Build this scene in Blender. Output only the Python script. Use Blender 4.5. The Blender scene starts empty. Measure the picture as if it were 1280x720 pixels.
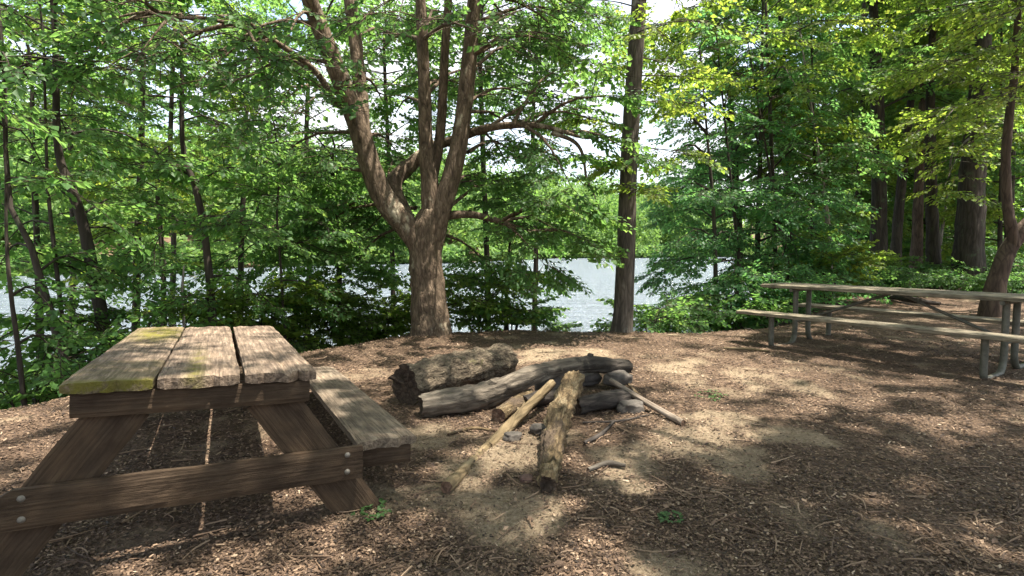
import bpy, math, random
import numpy as np
from mathutils import Vector, Matrix, noise as mnoise

S = bpy.context.scene
COL = S.collection
RAD = math.radians
F_PX, CAM_H, PITCH = 700.0, 1.2, math.atan(56/700.0)
CP, SP = math.cos(PITCH), math.sin(PITCH)

# ------------------------------------------------------------------ helpers
def ray(px, py):
    a, b = (px-640)/F_PX, -(py-360)/F_PX
    return np.array([a, CP+b*SP, -SP+b*CP])
def at(px, py, Y):                       # world point at distance Y in front of the camera
    d = ray(px, py); return d*(Y/d[1]) + np.array([0, 0, CAM_H])
def gp(px, py, z=0.0):                   # world point on a level z
    d = ray(px, py); return d*((z-CAM_H)/d[2]) + np.array([0, 0, CAM_H])

def vnoise(x, y, seed=0):
    x = np.asarray(x, float); y = np.asarray(y, float)
    ix = np.floor(x).astype(np.int64); iy = np.floor(y).astype(np.int64)
    fx, fy = x-ix, y-iy
    fx = fx*fx*(3-2*fx); fy = fy*fy*(3-2*fy)
    def h(a, b):
        n = (a*374761393 + b*668265263 + seed*1274126177) & 0xffffffff
        n = ((n ^ (n >> 13))*1274126177) & 0xffffffff
        return ((n ^ (n >> 16)) & 0xffff)/65535.0
    return (h(ix, iy)*(1-fx)+h(ix+1, iy)*fx)*(1-fy)+(h(ix, iy+1)*(1-fx)+h(ix+1, iy+1)*fx)*fy
def fbm(x, y, seed=0, o=4):
    r = 0; a = .5
    for k in range(o):
        r = r + a*vnoise(x*2**k, y*2**k, seed+k); a *= .5
    return r

def tag(o, label=None, cat=None, group=None, kind=None):
    if label: o['label'] = label
    if cat: o['category'] = cat
    if group: o['group'] = group
    if kind: o['kind'] = kind
    return o
def empty(name, loc, rot=None):
    o = bpy.data.objects.new(name, None); COL.objects.link(o)
    o.empty_display_size = .2
    if rot is not None: o.matrix_world = Matrix.Translation(Vector(loc)) @ rot.to_4x4()
    else: o.location = loc
    return o
def link(name, me, mats, parent=None, mw=None):
    o = bpy.data.objects.new(name, me); COL.objects.link(o)
    for m in (mats if isinstance(mats, (list, tuple)) else [mats]): me.materials.append(m)
    if parent: o.parent = parent
    if mw is not None: o.matrix_local = mw
    return o

class MB:                                # numpy mesh collector
    def __init__(s): s.v = []; s.f = {3: [], 4: []}; s.m = {3: [], 4: []}; s.t = {3: [], 4: []}; s.n = 0
    def add(s, v, f, mi=0, tint=.5):
        v = np.asarray(v, float).reshape(-1, 3); f = np.asarray(f, int)
        k = f.shape[1]
        s.v.append(v); s.f[k].append(f+s.n); s.n += len(v)
        s.m[k].append(np.full(len(f), mi)); s.t[k].append(np.broadcast_to(np.asarray(tint, float), (len(f),)))
    def mesh(s, name, smooth=True, shift=None):
        me = bpy.data.meshes.new(name)
        V = np.concatenate(s.v)
        if shift is not None: V = V-np.asarray(shift)
        F3 = np.concatenate(s.f[3]) if s.f[3] else np.zeros((0, 3), int)
        F4 = np.concatenate(s.f[4]) if s.f[4] else np.zeros((0, 4), int)
        me.vertices.add(len(V)); me.vertices.foreach_set('co', V.astype(np.float32).ravel())
        idx = np.concatenate([F3.ravel(), F4.ravel()])
        me.loops.add(len(idx)); me.loops.foreach_set('vertex_index', idx.astype(np.int32))
        n3, n4 = len(F3), len(F4)
        st = np.concatenate([np.arange(n3)*3, n3*3+np.arange(n4)*4])
        me.polygons.add(n3+n4)
        me.polygons.foreach_set('loop_start', st.astype(np.int32))
        try: me.polygons.foreach_set('loop_total', np.concatenate([np.full(n3, 3), np.full(n4, 4)]).astype(np.int32))
        except Exception: pass
        mi = np.concatenate(s.m[3]+s.m[4]).astype(np.int32)
        me.polygons.foreach_set('material_index', mi)
        me.polygons.foreach_set('use_smooth', np.full(n3+n4, smooth))
        at_ = me.attributes.new('tint', 'FLOAT', 'FACE')
        at_.data.foreach_set('value', np.concatenate(s.t[3]+s.t[4]).astype(np.float32))
        me.update(calc_edges=True)
        return me

def spline(P, n):
    P = np.asarray(P, float)
    if len(P) == 2:
        t = np.linspace(0, 1, n)[:, None]; return P[0]*(1-t)+P[1]*t
    Q = np.vstack([2*P[0]-P[1], P, 2*P[-1]-P[-2]])
    out = []
    for u in np.linspace(0, len(P)-1, n):
        i = min(int(u), len(P)-2); t = u-i
        a, b, c, d = Q[i], Q[i+1], Q[i+2], Q[i+3]
        out.append(.5*((2*b)+(c-a)*t+(2*a-5*b+4*c-d)*t*t+(3*b-a-3*c+d)*t**3))
    return np.array(out)

def tube(mb, P, R, n=8, seg=None, lump=0.0, seed=0, mi=0, tint=.5, cap=True, fr=3.0, ridge=0):
    """tapered tube along a spline; R = radii at the control points"""
    P = np.asarray(P, float); R = np.asarray(R, float)
    seg = seg or max(2, (len(P)-1)*3+1)
    C = spline(P, seg)
    r = np.interp(np.linspace(0, 1, seg), np.linspace(0, 1, len(R)), R)
    T = np.gradient(C, axis=0); T /= np.linalg.norm(T, axis=1)[:, None]+1e-9
    ref = np.array([0, 0, 1.]) if abs(T[0][2]) < .8 else np.array([1., 0, 0])
    U = np.cross(T[0], ref); U /= np.linalg.norm(U)
    V = []; ang = np.linspace(0, 2*np.pi, n, endpoint=False)
    for i in range(seg):
        U = U-T[i]*U.dot(T[i]); U /= np.linalg.norm(U)
        W = np.cross(T[i], U)
        ring = np.cos(ang)[:, None]*U+np.sin(ang)[:, None]*W
        rr = np.full(n, r[i])
        if lump:
            for k in range(n):
                q = C[i]+ring[k]*r[i]
                rr[k] *= 1+lump*(mnoise.fractal(Vector(q*fr)+Vector((seed*7.3, seed*3.1, 0)), 1.0, 2.0, 3))
        if ridge: rr *= 1+ridge*np.sin(ang*7+seed+C[i][2]*.7)*.5+ridge*np.sin(ang*11+2*seed)*.5
        V.append(C[i]+ring*rr[:, None])
    V = np.concatenate(V)
    i, k = np.meshgrid(np.arange(seg-1), np.arange(n), indexing='ij'); k2 = (k+1) % n
    f = np.stack([i*n+k, i*n+k2, (i+1)*n+k2, (i+1)*n+k], -1).reshape(-1, 4)
    mb.add(V, f, mi, tint)
    if cap:
        for e, c, d in ((0, C[0]-T[0]*r[0]*.03, -1), (seg-1, C[-1]+T[-1]*r[-1]*.25, 1)):
            ringv = V[e*n:(e+1)*n]
            fv = np.vstack([ringv, c[None]])
            ff = [(k, (k+1) % n, n) if d > 0 else ((k+1) % n, k, n) for k in range(n)]
            mb.add(fv, np.array(ff), mi, tint)
    return C, r

# ------------------------------------------------------------------ materials
def newmat(name):
    m = bpy.data.materials.new(name); m.use_nodes = True
    nt = m.node_tree; b = nt.nodes['Principled BSDF']
    return m, nt, b
def nd(nt, t, **kw):
    n = nt.nodes.new(t)
    for k, v in kw.items():
        if k.startswith('i_'): n.inputs[k[2:].replace('_', ' ')].default_value = v
        else: setattr(n, k, v)
    return n
def ramp(nt, stops, src):
    r = nt.nodes.new('ShaderNodeValToRGB'); e = r.color_ramp.elements
    while len(e) < len(stops): e.new(.5)
    for k, (p, c) in enumerate(stops): e[k].position = p; e[k].color = (*c, 1)
    nt.links.new(src, r.inputs[0]); return r
def mix(nt, f, a, b, kind='MIX'):
    n = nt.nodes.new('ShaderNodeMix'); n.data_type = 'RGBA'; n.blend_type = kind
    for s, v in ((0, f), (6, a), (7, b)):
        if hasattr(v, 'is_linked'): nt.links.new(v, n.inputs[s])
        else: n.inputs[s].default_value = v if s == 0 else (*v, 1)
    return n.outputs[2]
def bump(nt, h, strength, dist, b, normal=None):
    n = nd(nt, 'ShaderNodeBump'); n.inputs['Strength'].default_value = strength; n.inputs['Distance'].default_value = dist
    nt.links.new(h, n.inputs['Height'])
    if normal: nt.links.new(normal, n.inputs['Normal'])
    if b: nt.links.new(n.outputs[0], b.inputs['Normal'])
    return n.outputs[0]
def coords(nt, scale, kind='Object'):
    tc = nd(nt, 'ShaderNodeTexCoord'); mp = nd(nt, 'ShaderNodeMapping'); mp.inputs['Scale'].default_value = scale
    nt.links.new(tc.outputs[kind], mp.inputs[0]); return mp.outputs[0]
def ntex(nt, vec, scale, detail=6, rough=.6, dist=0):
    n = nd(nt, 'ShaderNodeTexNoise'); n.inputs['Scale'].default_value = scale; n.inputs['Detail'].default_value = detail
    n.inputs['Roughness'].default_value = rough; n.inputs['Distortion'].default_value = dist
    nt.links.new(vec, n.inputs['Vector']); return n.outputs['Fac']

def bark_mat(name, dark, mid, light, lichen=None, lich_amt=.55, sc=(1, 1, .22), s=9, bs=.9, axis=None, char=None):
    m, nt, b = newmat(name)
    v = coords(nt, axis or sc)
    n1 = ntex(nt, v, s, 8, .65, .4)
    vo = nd(nt, 'ShaderNodeTexVoronoi', feature='DISTANCE_TO_EDGE'); vo.inputs['Scale'].default_value = s*1.3
    nt.links.new(v, vo.inputs['Vector'])
    c = ramp(nt, [(.28, dark), (.5, mid), (.72, light)], n1).outputs[0]
    crack = ramp(nt, [(0, (.35, .35, .35)), (.12, (1, 1, 1))], vo.outputs['Distance']).outputs[0]
    c = mix(nt, .6, c, crack, 'MULTIPLY')
    if lichen:
        v2 = coords(nt, (1, 1, .6))
        l = ramp(nt, [(lich_amt, (0, 0, 0)), (lich_amt+.08, (1, 1, 1))], ntex(nt, v2, 3.2, 5, .7)).outputs[0]
        c = mix(nt, l, c, lichen)
    if char:                                         # burnt end of a log: charcoal from `char` on along local Z
        tc_ = nd(nt, 'ShaderNodeTexCoord'); sx_ = nd(nt, 'ShaderNodeSeparateXYZ'); nt.links.new(tc_.outputs['Object'], sx_.inputs[0])
        ad_ = nd(nt, 'ShaderNodeMath', operation='MULTIPLY_ADD'); nt.links.new(ntex(nt, coords(nt, (1, 1, 1)), 7, 6, .7), ad_.inputs[0]); ad_.inputs[1].default_value = .9; nt.links.new(sx_.outputs[2], ad_.inputs[2])
        c = mix(nt, ramp(nt, [(char+.42, (0, 0, 0)), (char+.56, (.8, .8, .8))], ad_.outputs[0]).outputs[0], c, (.024, .021, .018))
    nt.links.new(c, b.inputs['Base Color']); b.inputs['Roughness'].default_value = .9
    b.inputs['Specular IOR Level'].default_value = .2
    n0 = bump(nt, vo.outputs['Distance'], .5*bs, .03, None)
    bump(nt, n1, bs, .025, b, n0)
    return m

def wood_mat(name, dark, mid, light, moss=None, rough=.85, s=5):
    m, nt, b = newmat(name)
    v = coords(nt, (.9, 13, 13))                     # grain along local X
    n1 = ntex(nt, v, s, 7, .65, .3)
    n2 = ntex(nt, coords(nt, (2, 3, 3)), 2.5, 5, .6)
    n3 = ntex(nt, coords(nt, (.25, 26, 26)), s, 4, .6)
    c = ramp(nt, [(.3, dark), (.5, mid), (.68, light)], n1).outputs[0]
    c = mix(nt, .85, c, ramp(nt, [(.32, (.38, .34, .32)), (.5, (.8, .78, .76)), (.68, (1.25, 1.18, 1.1))], n2).outputs[0], 'MULTIPLY')
    c = mix(nt, .5, c, ramp(nt, [(.32, (.3, .27, .25)), (.45, (1, 1, 1))], n3).outputs[0], 'MULTIPLY')
    if moss:
        a = nd(nt, 'ShaderNodeAttribute', attribute_name='moss')
        mm = nd(nt, 'ShaderNodeMath', operation='MULTIPLY'); nt.links.new(a.outputs['Fac'], mm.inputs[0])
        l = ramp(nt, [(.36, (0, 0, 0)), (.52, (1, 1, 1))], ntex(nt, coords(nt, (1, 1, 1)), 16, 6, .7)).outputs[0]
        nt.links.new(l, mm.inputs[1])
        c = mix(nt, mm.outputs[0], c, moss)
    nt.links.new(c, b.inputs['Base Color']); b.inputs['Roughness'].default_value = rough
    b.inputs['Specular IOR Level'].default_value = .25
    n0 = bump(nt, n3, .7, .006, None)
    bump(nt, n1, .7, .01, b, n0)
    return m

def leaf_mat(name, cols, trans, tr=.55, gloss=.5):
    m, nt, b = newmat(name)
    a = nd(nt, 'ShaderNodeAttribute', attribute_name='tint')
    c = ramp(nt, [(0, cols[0]), (.5, cols[1]), (1, cols[2])], a.outputs['Fac']).outputs[0]
    c2 = ramp(nt, [(0, trans[0]), (.5, trans[1]), (1, trans[2])], a.outputs['Fac']).outputs[0]
    nt.links.new(c, b.inputs['Base Color']); b.inputs['Roughness'].default_value = gloss
    b.inputs['Specular IOR Level'].default_value = .35
    t = nd(nt, 'ShaderNodeBsdfTranslucent'); nt.links.new(c2, t.inputs['Color'])
    mx = nd(nt, 'ShaderNodeMixShader'); mx.inputs[0].default_value = tr
    nt.links.new(b.outputs[0], mx.inputs[1]); nt.links.new(t.outputs[0], mx.inputs[2])
    nt.links.new(mx.outputs[0], nt.nodes['Material Output'].inputs['Surface'])
    return m

LEAF_MID = leaf_mat('leaf_green', [(.04, .10, .032), (.066, .15, .042), (.11, .19, .05)],
                    [(.14, .32, .075), (.25, .46, .095), (.39, .56, .115)])
LEAF_YEL = leaf_mat('leaf_yellow_green', [(.05, .10, .022), (.09, .155, .028), (.16, .20, .04)],
                    [(.19, .33, .05), (.33, .49, .06), (.55, .62, .09)])
LEAF_BLUE = leaf_mat('leaf_deep_green', [(.028, .085, .036), (.045, .125, .045), (.08, .165, .05)],
                     [(.12, .34, .10), (.21, .46, .12), (.33, .54, .12)])
LEAF_FAR = leaf_mat('leaf_far_shore', [(.065, .14, .04), (.10, .18, .05), (.15, .21, .07)],
                    [(.2, .42, .09), (.3, .52, .1), (.42, .6, .12)], .35, .7)  # distant haze lightened into the leaf colours
LEAF_WEED = leaf_mat('leaf_weed', [(.03, .075, .025), (.05, .11, .03), (.08, .14, .04)], [(.06, .16, .03), (.09, .2, .04), (.14, .25, .05)], .3)
TWIG = bark_mat('twig_bark', (.03, .022, .016), (.055, .04, .03), (.09, .07, .05), s=20)
BARK_BIG = bark_mat('bark_beech', (.04, .029, .02), (.135, .098, .067), (.25, .185, .13), (.33, .29, .21), .59, sc=(1, 1, .3), s=16, bs=1.4)
BARK_SLIM = bark_mat('bark_straight', (.045, .038, .031), (.098, .082, .066), (.165, .142, .115), (.22, .215, .18), .62, sc=(1, 1, .16), s=15)
BARK_DARK = bark_mat('bark_dark', (.024, .019, .015), (.048, .039, .031), (.08, .065, .05), (.06, .07, .042), .58, sc=(1, 1, .14), s=9)
BARK_RED = bark_mat('bark_reddish', (.045, .031, .024), (.085, .060, .045), (.14, .10, .072), s=10)
BARK_PALE = bark_mat('bark_pale', (.12, .10, .085), (.25, .22, .19), (.38, .35, .31), s=10)

# ------------------------------------------------------------------ terrain
BANK = np.array([(-60, -40), (-14, -8), (-9, -2.5), (-6.2, 1.2), (-4.6, 3.3), (-3.7, 4.7), (-2.7, 6.4), (-1.5, 7.8), (0, 8.25),
                 (1.6, 8.25), (2.7, 8.05), (3.8, 8.4), (4.9, 9.4), (6.9, 12), (9.2, 15.5), (14, 22), (30, 36), (160, 75)], float)
def bank_dist(x, y):
    x = np.asarray(x, float); y = np.asarray(y, float)
    best = np.full(x.shape, 1e9); sgn = np.ones(x.shape)
    for a, b in zip(BANK[:-1], BANK[1:]):
        d = b-a; L2 = d@d
        t = np.clip(((x-a[0])*d[0]+(y-a[1])*d[1])/L2, 0, 1)
        qx, qy = x-(a[0]+t*d[0]), y-(a[1]+t*d[1])
        D = np.hypot(qx, qy); c = d[0]*(y-a[1])-d[1]*(x-a[0])
        m = D < best
        best = np.where(m, D, best); sgn = np.where(m, np.where(c < 0, 1, -1), sgn)
    return best*sgn
def shore_y(x):
    return np.interp(x, [-300, -130, -90, -48, -15, 10, 30, 100, 300], [-40, 10, 50, 88, 118, 146, 160, 168, 200])+4*np.sin(x*.13)
def ground_z(x, y, fine=False):
    x = np.asarray(x, float); y = np.asarray(y, float)
    s = bank_dist(x, y)
    s2 = s+.35*(fbm(x*.9, y*.9, 5)-.5)
    near = -.52*np.log1p(np.exp(np.clip(-(s2-.05)/.22, -40, 40)))*.22
    near = np.maximum(near, -4.5)
    und = .10*(fbm(x*.35, y*.35, 11, 3)-.45)*np.clip((np.hypot(x+.4, y-2.5)-2)/3, 0, 1)
    near = near+und*np.clip(s+1, 0, 1)
    near += np.clip(s-8, 0, 60)*.012*np.clip((y-6)/6, 0, 1)
    t = y-shore_y(x)
    far = np.clip(-3.3+.16*t, -6, 10)+3*(fbm(x*.02, y*.02, 3)-.5)*np.clip(t/20, 0, 1)
    z = np.where(s > -15, near, np.maximum(near, far))
    if fine:
        z = z+(.028*(fbm(x*5, y*5, 21)-.5)+.016*(fbm(x*19, y*19, 31, 3)-.5))*np.clip(1.6-np.hypot(x, y-4)/12, 0, 1)
    return z
def gz(x, y): return float(ground_z(np.array([x]), np.array([y]))[0])

SAND = [(690, 440, 80, 14), (880, 463, 85, 16), (900, 520, 60, 10), (870, 560, 90, 24), (800, 585, 60, 20), (560, 545, 70, 25), (780, 610, 90, 20),
        (900, 575, 60, 16), (660, 560, 90, 40), (440, 625, 60, 30), (640, 640, 120, 40), (980, 545, 50, 12), (800, 705, 80, 30), (950, 480, 60, 10)]
def sand_mask(x, y):
    x = np.asarray(x, float); y = np.asarray(y, float)
    w = np.zeros(x.shape)
    for px, py, a, b in SAND:
        c = gp(px, py); sx = a*c[1]/F_PX; sy = abs(gp(px, py-b)[1]-gp(px, py+b)[1])/2
        d = ((x-c[0])/sx)**2+((y-c[1])/sy)**2
        w = np.maximum(w, np.exp(-d*.8))
    n = fbm(x*3.2, y*3.2, 77, 5)
    return np.clip((w+(n-.5)*2.4-.33)*2.2, 0, 1)*.85

def axis(lo, flo, fhi, hi, step, g):
    a = list(np.arange(flo, fhi, step)); s = step; v = a[-1]
    while v < hi: s *= g; v += s; a.append(v)
    s = step; v = flo; pre = []
    while v > lo: s *= g; v -= s; pre.append(v)
    return np.array(pre[::-1]+a)
gx = axis(-420, -5.2, 6.5, 420, .042, 1.085); gy = axis(-120, .9, 9.6, 520, .042, 1.085)
X, Y = np.meshgrid(gx, gy, indexing='xy')
Z = ground_z(X, Y, True)
ny, nx = X.shape
mb = MB()
i, k = np.meshgrid(np.arange(ny-1), np.arange(nx-1), indexing='ij')
mb.add(np.stack([X, Y, Z], -1).reshape(-1, 3), np.stack([i*nx+k, i*nx+k+1, (i+1)*nx+k+1, (i+1)*nx+k], -1).reshape(-1, 4))
me = mb.mesh('ground')
a_ = me.attributes.new('sand', 'FLOAT', 'POINT'); a_.data.foreach_set('value', sand_mask(X, Y).astype(np.float32).ravel())

m, nt, b = newmat('forest_floor')
v = coords(nt, (1, 1, 1))
n1 = ntex(nt, v, 3.0, 8, .7); n2 = ntex(nt, v, 55, 5, .7); n3 = ntex(nt, v, 190, 3, .7)
litter = ramp(nt, [(.30, (.045, .031, .023)), (.5, (.13, .088, .060)), (.70, (.29, .20, .135))], n2).outputs[0]
litter = mix(nt, .55, litter, ramp(nt, [(.35, (.45, .42, .4)), (.65, (1, 1, 1))], n1).outputs[0], 'MULTIPLY')
sandc = ramp(nt, [(.3, (.17, .125, .08)), (.55, (.29, .225, .15)), (.75, (.40, .32, .23))], n2).outputs[0]
at_n = nd(nt, 'ShaderNodeAttribute', attribute_name='sand')
c = mix(nt, at_n.outputs['Fac'], litter, sandc)
spk = ramp(nt, [(.34, (.35, .33, .32)), (.5, (1, 1, 1)), (.68, (1.0, 1.0, 1.0)), (.78, (1.5, 1.4, 1.3))], n3).outputs[0]
c = mix(nt, .8, c, spk, 'MULTIPLY')
nt.links.new(c, b.inputs['Base Color']); b.inputs['Roughness'].default_value = .95; b.inputs['Specular IOR Level'].default_value = .15
q = bump(nt, n2, .8, .02, None); bump(nt, n3, .7, .008, b, q)
g = link('ground', me, m); g['kind'] = 'structure'

# lake
mb = MB(); mb.add([(-420, -60, -2.9), (420, -60, -2.9), (420, 300, -2.9), (-420, 300, -2.9)], [(0, 1, 2, 3)])
m, nt, b = newmat('lake_water')
b.inputs['Base Color'].default_value = (.17, .20, .24, 1); b.inputs['Roughness'].default_value = .16; b.inputs['IOR'].default_value = 1.33; b.inputs['Specular IOR Level'].default_value = 1.0  # base paler than lake water, standing in for reflected sky
v = coords(nt, (.55, 1.9, 1))
w1 = ntex(nt, v, .5, 5, .62, .5); w2 = ntex(nt, v, 2.6, 4, .6, .3)
q = bump(nt, w1, 1, 1.3, None); bump(nt, w2, 1, .28, b, q)
link('lake', mb.mesh('lake'), m)['kind'] = 'structure'

# ------------------------------------------------------------------ litter of leaves and bark chips
rng = np.random.default_rng(5)
def litter_pts(n, r0, r1, pw):
    r = r0*(r1/r0)**(rng.random(n)**pw); th = (rng.random(n)-.5)*RAD(104)
    return np.stack([np.sin(th)*r, np.cos(th)*r], -1)
P = np.concatenate([litter_pts(215000, 1.45, 9.5, .92), litter_pts(26000, 8, 24, 1)])
P = P[(bank_dist(P[:, 0], P[:, 1]) > -2.2)]
sm = sand_mask(P[:, 0], P[:, 1])
cl = fbm(P[:, 0]*2.2, P[:, 1]*2.2, 91)
P = P[rng.random(len(P)) < np.clip((1-.86*sm)*(.15+1.9*cl), .05, 1)]
P = np.concatenate([P, litter_pts(500, 1.6, 11, .9)])
n = len(P); R_ = np.hypot(P[:, 0], P[:, 1])
leafy = rng.random(n) < .45
ln = np.where(leafy, rng.uniform(.010, .030, n), rng.uniform(.006, .028, n))*np.where(rng.random(n) < .05, 1.6, 1)*(1+.05*np.clip(R_-4, 0, 14))*np.clip(.62+.13*(R_-1.5), .62, 1)
wd = np.where(leafy, ln*rng.uniform(.3, .5, n), rng.uniform(.003, .009, n)*(1+.07*np.clip(R_-4, 0, 14)))
ya = rng.random(n)*2*np.pi; dx = np.stack([np.cos(ya), np.sin(ya), rng.normal(0, .16, n)], -1)
dy = np.stack([-np.sin(ya), np.cos(ya), rng.normal(0, .35, n)], -1)
c0 = np.stack([P[:, 0], P[:, 1], ground_z(P[:, 0], P[:, 1], True)+rng.uniform(.003, .014, n)], -1)
up = np.array([0, 0, 1.]); cu = rng.normal(0, .18, n)
L_, W_ = ln[:, None], wd[:, None]
whole = np.arange(n) >= n-500; leafy |= whole                # whole fallen leaves, larger and paler
ln = np.where(whole, rng.uniform(.025, .05, n), ln); wd = np.where(whole, ln*rng.uniform(.3, .5, n), wd); L_, W_ = ln[:, None], wd[:, None]; c0[whole, 2] += .006
V = np.stack([c0-dx*L_*.5, c0+dy*W_*.5+up*(cu[:, None]*L_*.4), c0+dx*L_*.5, c0-dy*W_*.5+up*(cu[:, None]*L_*.4)], 1)
V[~leafy, 0] = (c0-dx*L_*.5-dy*W_*.5)[~leafy]; V[~leafy, 1] = (c0-dx*L_*.5+dy*W_*.5)[~leafy]
V[~leafy, 2] = (c0+dx*L_*.5+dy*W_*.5)[~leafy]; V[~leafy, 3] = (c0+dx*L_*.5-dy*W_*.5)[~leafy]
mb = MB(); mb.add(V.reshape(-1, 3), np.arange(4*n).reshape(-1, 4), 0, np.clip(np.where(whole, rng.normal(.5, .15, n), rng.normal(.41, .22, n)), 0, 1))
for j in range(1300):                       # small twigs lying about
    px_, py_ = P[rng.integers(0, len(P))]; a = rng.random()*6.28; l = rng.uniform(.05, .22)*rng.uniform(.5, 1.2); z_ = float(ground_z(np.array([px_]), np.array([py_]), True)[0])+.008
    d = np.array([math.cos(a)*l/2, math.sin(a)*l/2, rng.normal(0, .006)]); c_ = np.array([px_, py_, z_])
    tube(mb, [c_-d, c_+[rng.normal(0, .012), rng.normal(0, .012), .004], c_+d], [rng.uniform(.002, .005), .003, .0015], 5, 5, tint=rng.uniform(.2, .8), cap=False)
m, nt, b = newmat('dead_leaves')
a = nd(nt, 'ShaderNodeAttribute', attribute_name='tint')
c = ramp(nt, [(0, (.022, .015, .011)), (.35, (.080, .051, .034)), (.6, (.17, .111, .070)), (.85, (.29, .205, .135)), (1, (.42, .325, .23))], a.outputs['Fac']).outputs[0]
nt.links.new(c, b.inputs['Base Color']); b.inputs['Roughness'].default_value = .75; b.inputs['Specular IOR Level'].default_value = .3
tag(link('leaf_litter', mb.mesh('leaf_litter', False), m), 'brown dead leaves and bark chips strewn over the bare clearing', 'leaf litter', kind='stuff')

# ------------------------------------------------------------------ foliage
def spray_proto(rng, L, leaf, nside=7, dens=1.15):
    """one twig with side twigs and alternate leaves, lying roughly in the local XY plane; returns leaf quads and twig prisms"""
    twigs = []
    def pt(t): return np.array([t*L, .04*L*math.sin(t*5), -.16*L*t*t])
    twigs.append((pt(0), pt(1)))
    for k in range(nside):
        t = .15+.75*k/nside; s = 1 if k % 2 else -1
        ll = L*(.62-.42*t)*rng.uniform(.8, 1.2); an = s*rng.uniform(.6, 1.0)
        p = pt(t); twigs.append((p, p+np.array([math.cos(an)*ll, math.sin(an)*ll, rng.uniform(-.12, .08)*ll])))
    lv = []
    for a, b_ in twigs:
        d = b_-a; D = np.linalg.norm(d); d = d/D; nl = max(2, int(D/(leaf*.62)*dens))
        for j in range(nl):
            t = (j+.6)/nl; s = 1 if j % 2 else -1
            an = s*rng.uniform(.5, 1.1) if j < nl-1 else 0
            ca, sa = math.cos(an), math.sin(an)
            dr = np.array([d[0]*ca-d[1]*sa, d[0]*sa+d[1]*ca, d[2]-rng.uniform(.0, .55)]); dr /= np.linalg.norm(dr)
            up = np.array([rng.normal(0, .42), rng.normal(0, .42), 1]); sd = np.cross(up, dr); sd /= np.linalg.norm(sd)
            up = np.cross(dr, sd); z = leaf*rng.uniform(.7, 1.2); p = a+d*D*t
            lv.append([p, p+dr*z*.42+sd*z*.39+up*z*.06, p+dr*z-up*z*.10, p+dr*z*.42-sd*z*.39+up*z*.06])
    tw = []
    for a, b_ in twigs:
        d = b_-a; d = d/np.linalg.norm(d); s = np.cross(d, [0, 0, 1]); s /= np.linalg.norm(s); u = np.cross(s, d)
        r0, r1 = .0045, .002
        tw.append([a+s*r0, a-s*r0*.5+u*r0*.87, a-s*r0*.5-u*r0*.87, b_+s*r1, b_-s*r1*.5+u*r1*.87, b_-s*r1*.5-u*r1*.87])
    return np.array(lv).reshape(-1, 3), np.array(tw).reshape(-1, 3)

_pr = np.random.default_rng(2)
PROTO = {}
for key, L, leaf in (('near', .46, .078), ('mid', .62, .108), ('coarse', .95, .19)):
    PROTO[key] = [spray_proto(_pr, L, leaf) for _ in range(5)]
TWF = np.array([(0, 1, 4, 3), (1, 2, 5, 4), (2, 0, 3, 5)])

SUN = np.array([.33, -.06, 1.0])
OPEN = [(40, 600, 80, 60, .5), (430, 650, 130, 50, .25), (790, 708, 60, 22, .35), (890, 465, 100, 16, .7), (890, 530, 90, 26, .65), (700, 428, 130, 12, .3), (470, 432, 80, 14, .3),
        (1090, 505, 170, 40, .22), (620, 560, 90, 60, .05), (1000, 460, 90, 25, .3), (1150, 660, 220, 60, -.30), (950, 660, 130, 50, -.2), (620, 690, 120, 40, -.2), (850, 640, 140, 40, -.15), (250, 560, 90, 40, .1), (1000, 690, 100, 40, -.1), (650, 550, 50, 60, .3), (450, 402, 160, 7, .3), (630, 404, 80, 6, .2), (250, 425, 170, 20, .35), (216, 571, 130, 70, -.4), (470, 560, 80, 50, -.25)]  # chosen sun patches and shaded spots; crowns are thinned to match
def open_bias(x, y):
    w = np.zeros(np.shape(x))
    for px, py, a, b, k in OPEN:
        c = gp(px, py); sx = a*c[1]/F_PX; sy = max(.35, abs(gp(px, py-b)[1]-gp(px, py+b)[1])/2)
        w = w+k*np.exp(-((x-c[0])/sx)**2-((y-c[1])/sy)**2)
    return w
def openness(x, y):
    """where the canopy of a natural stand has its gaps, as a field over the ground along the sun's slant"""
    return fbm(x*2.4+7, y*2.4+3, 55, 3)*1.05-.46+open_bias(x, y)*.5

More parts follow.
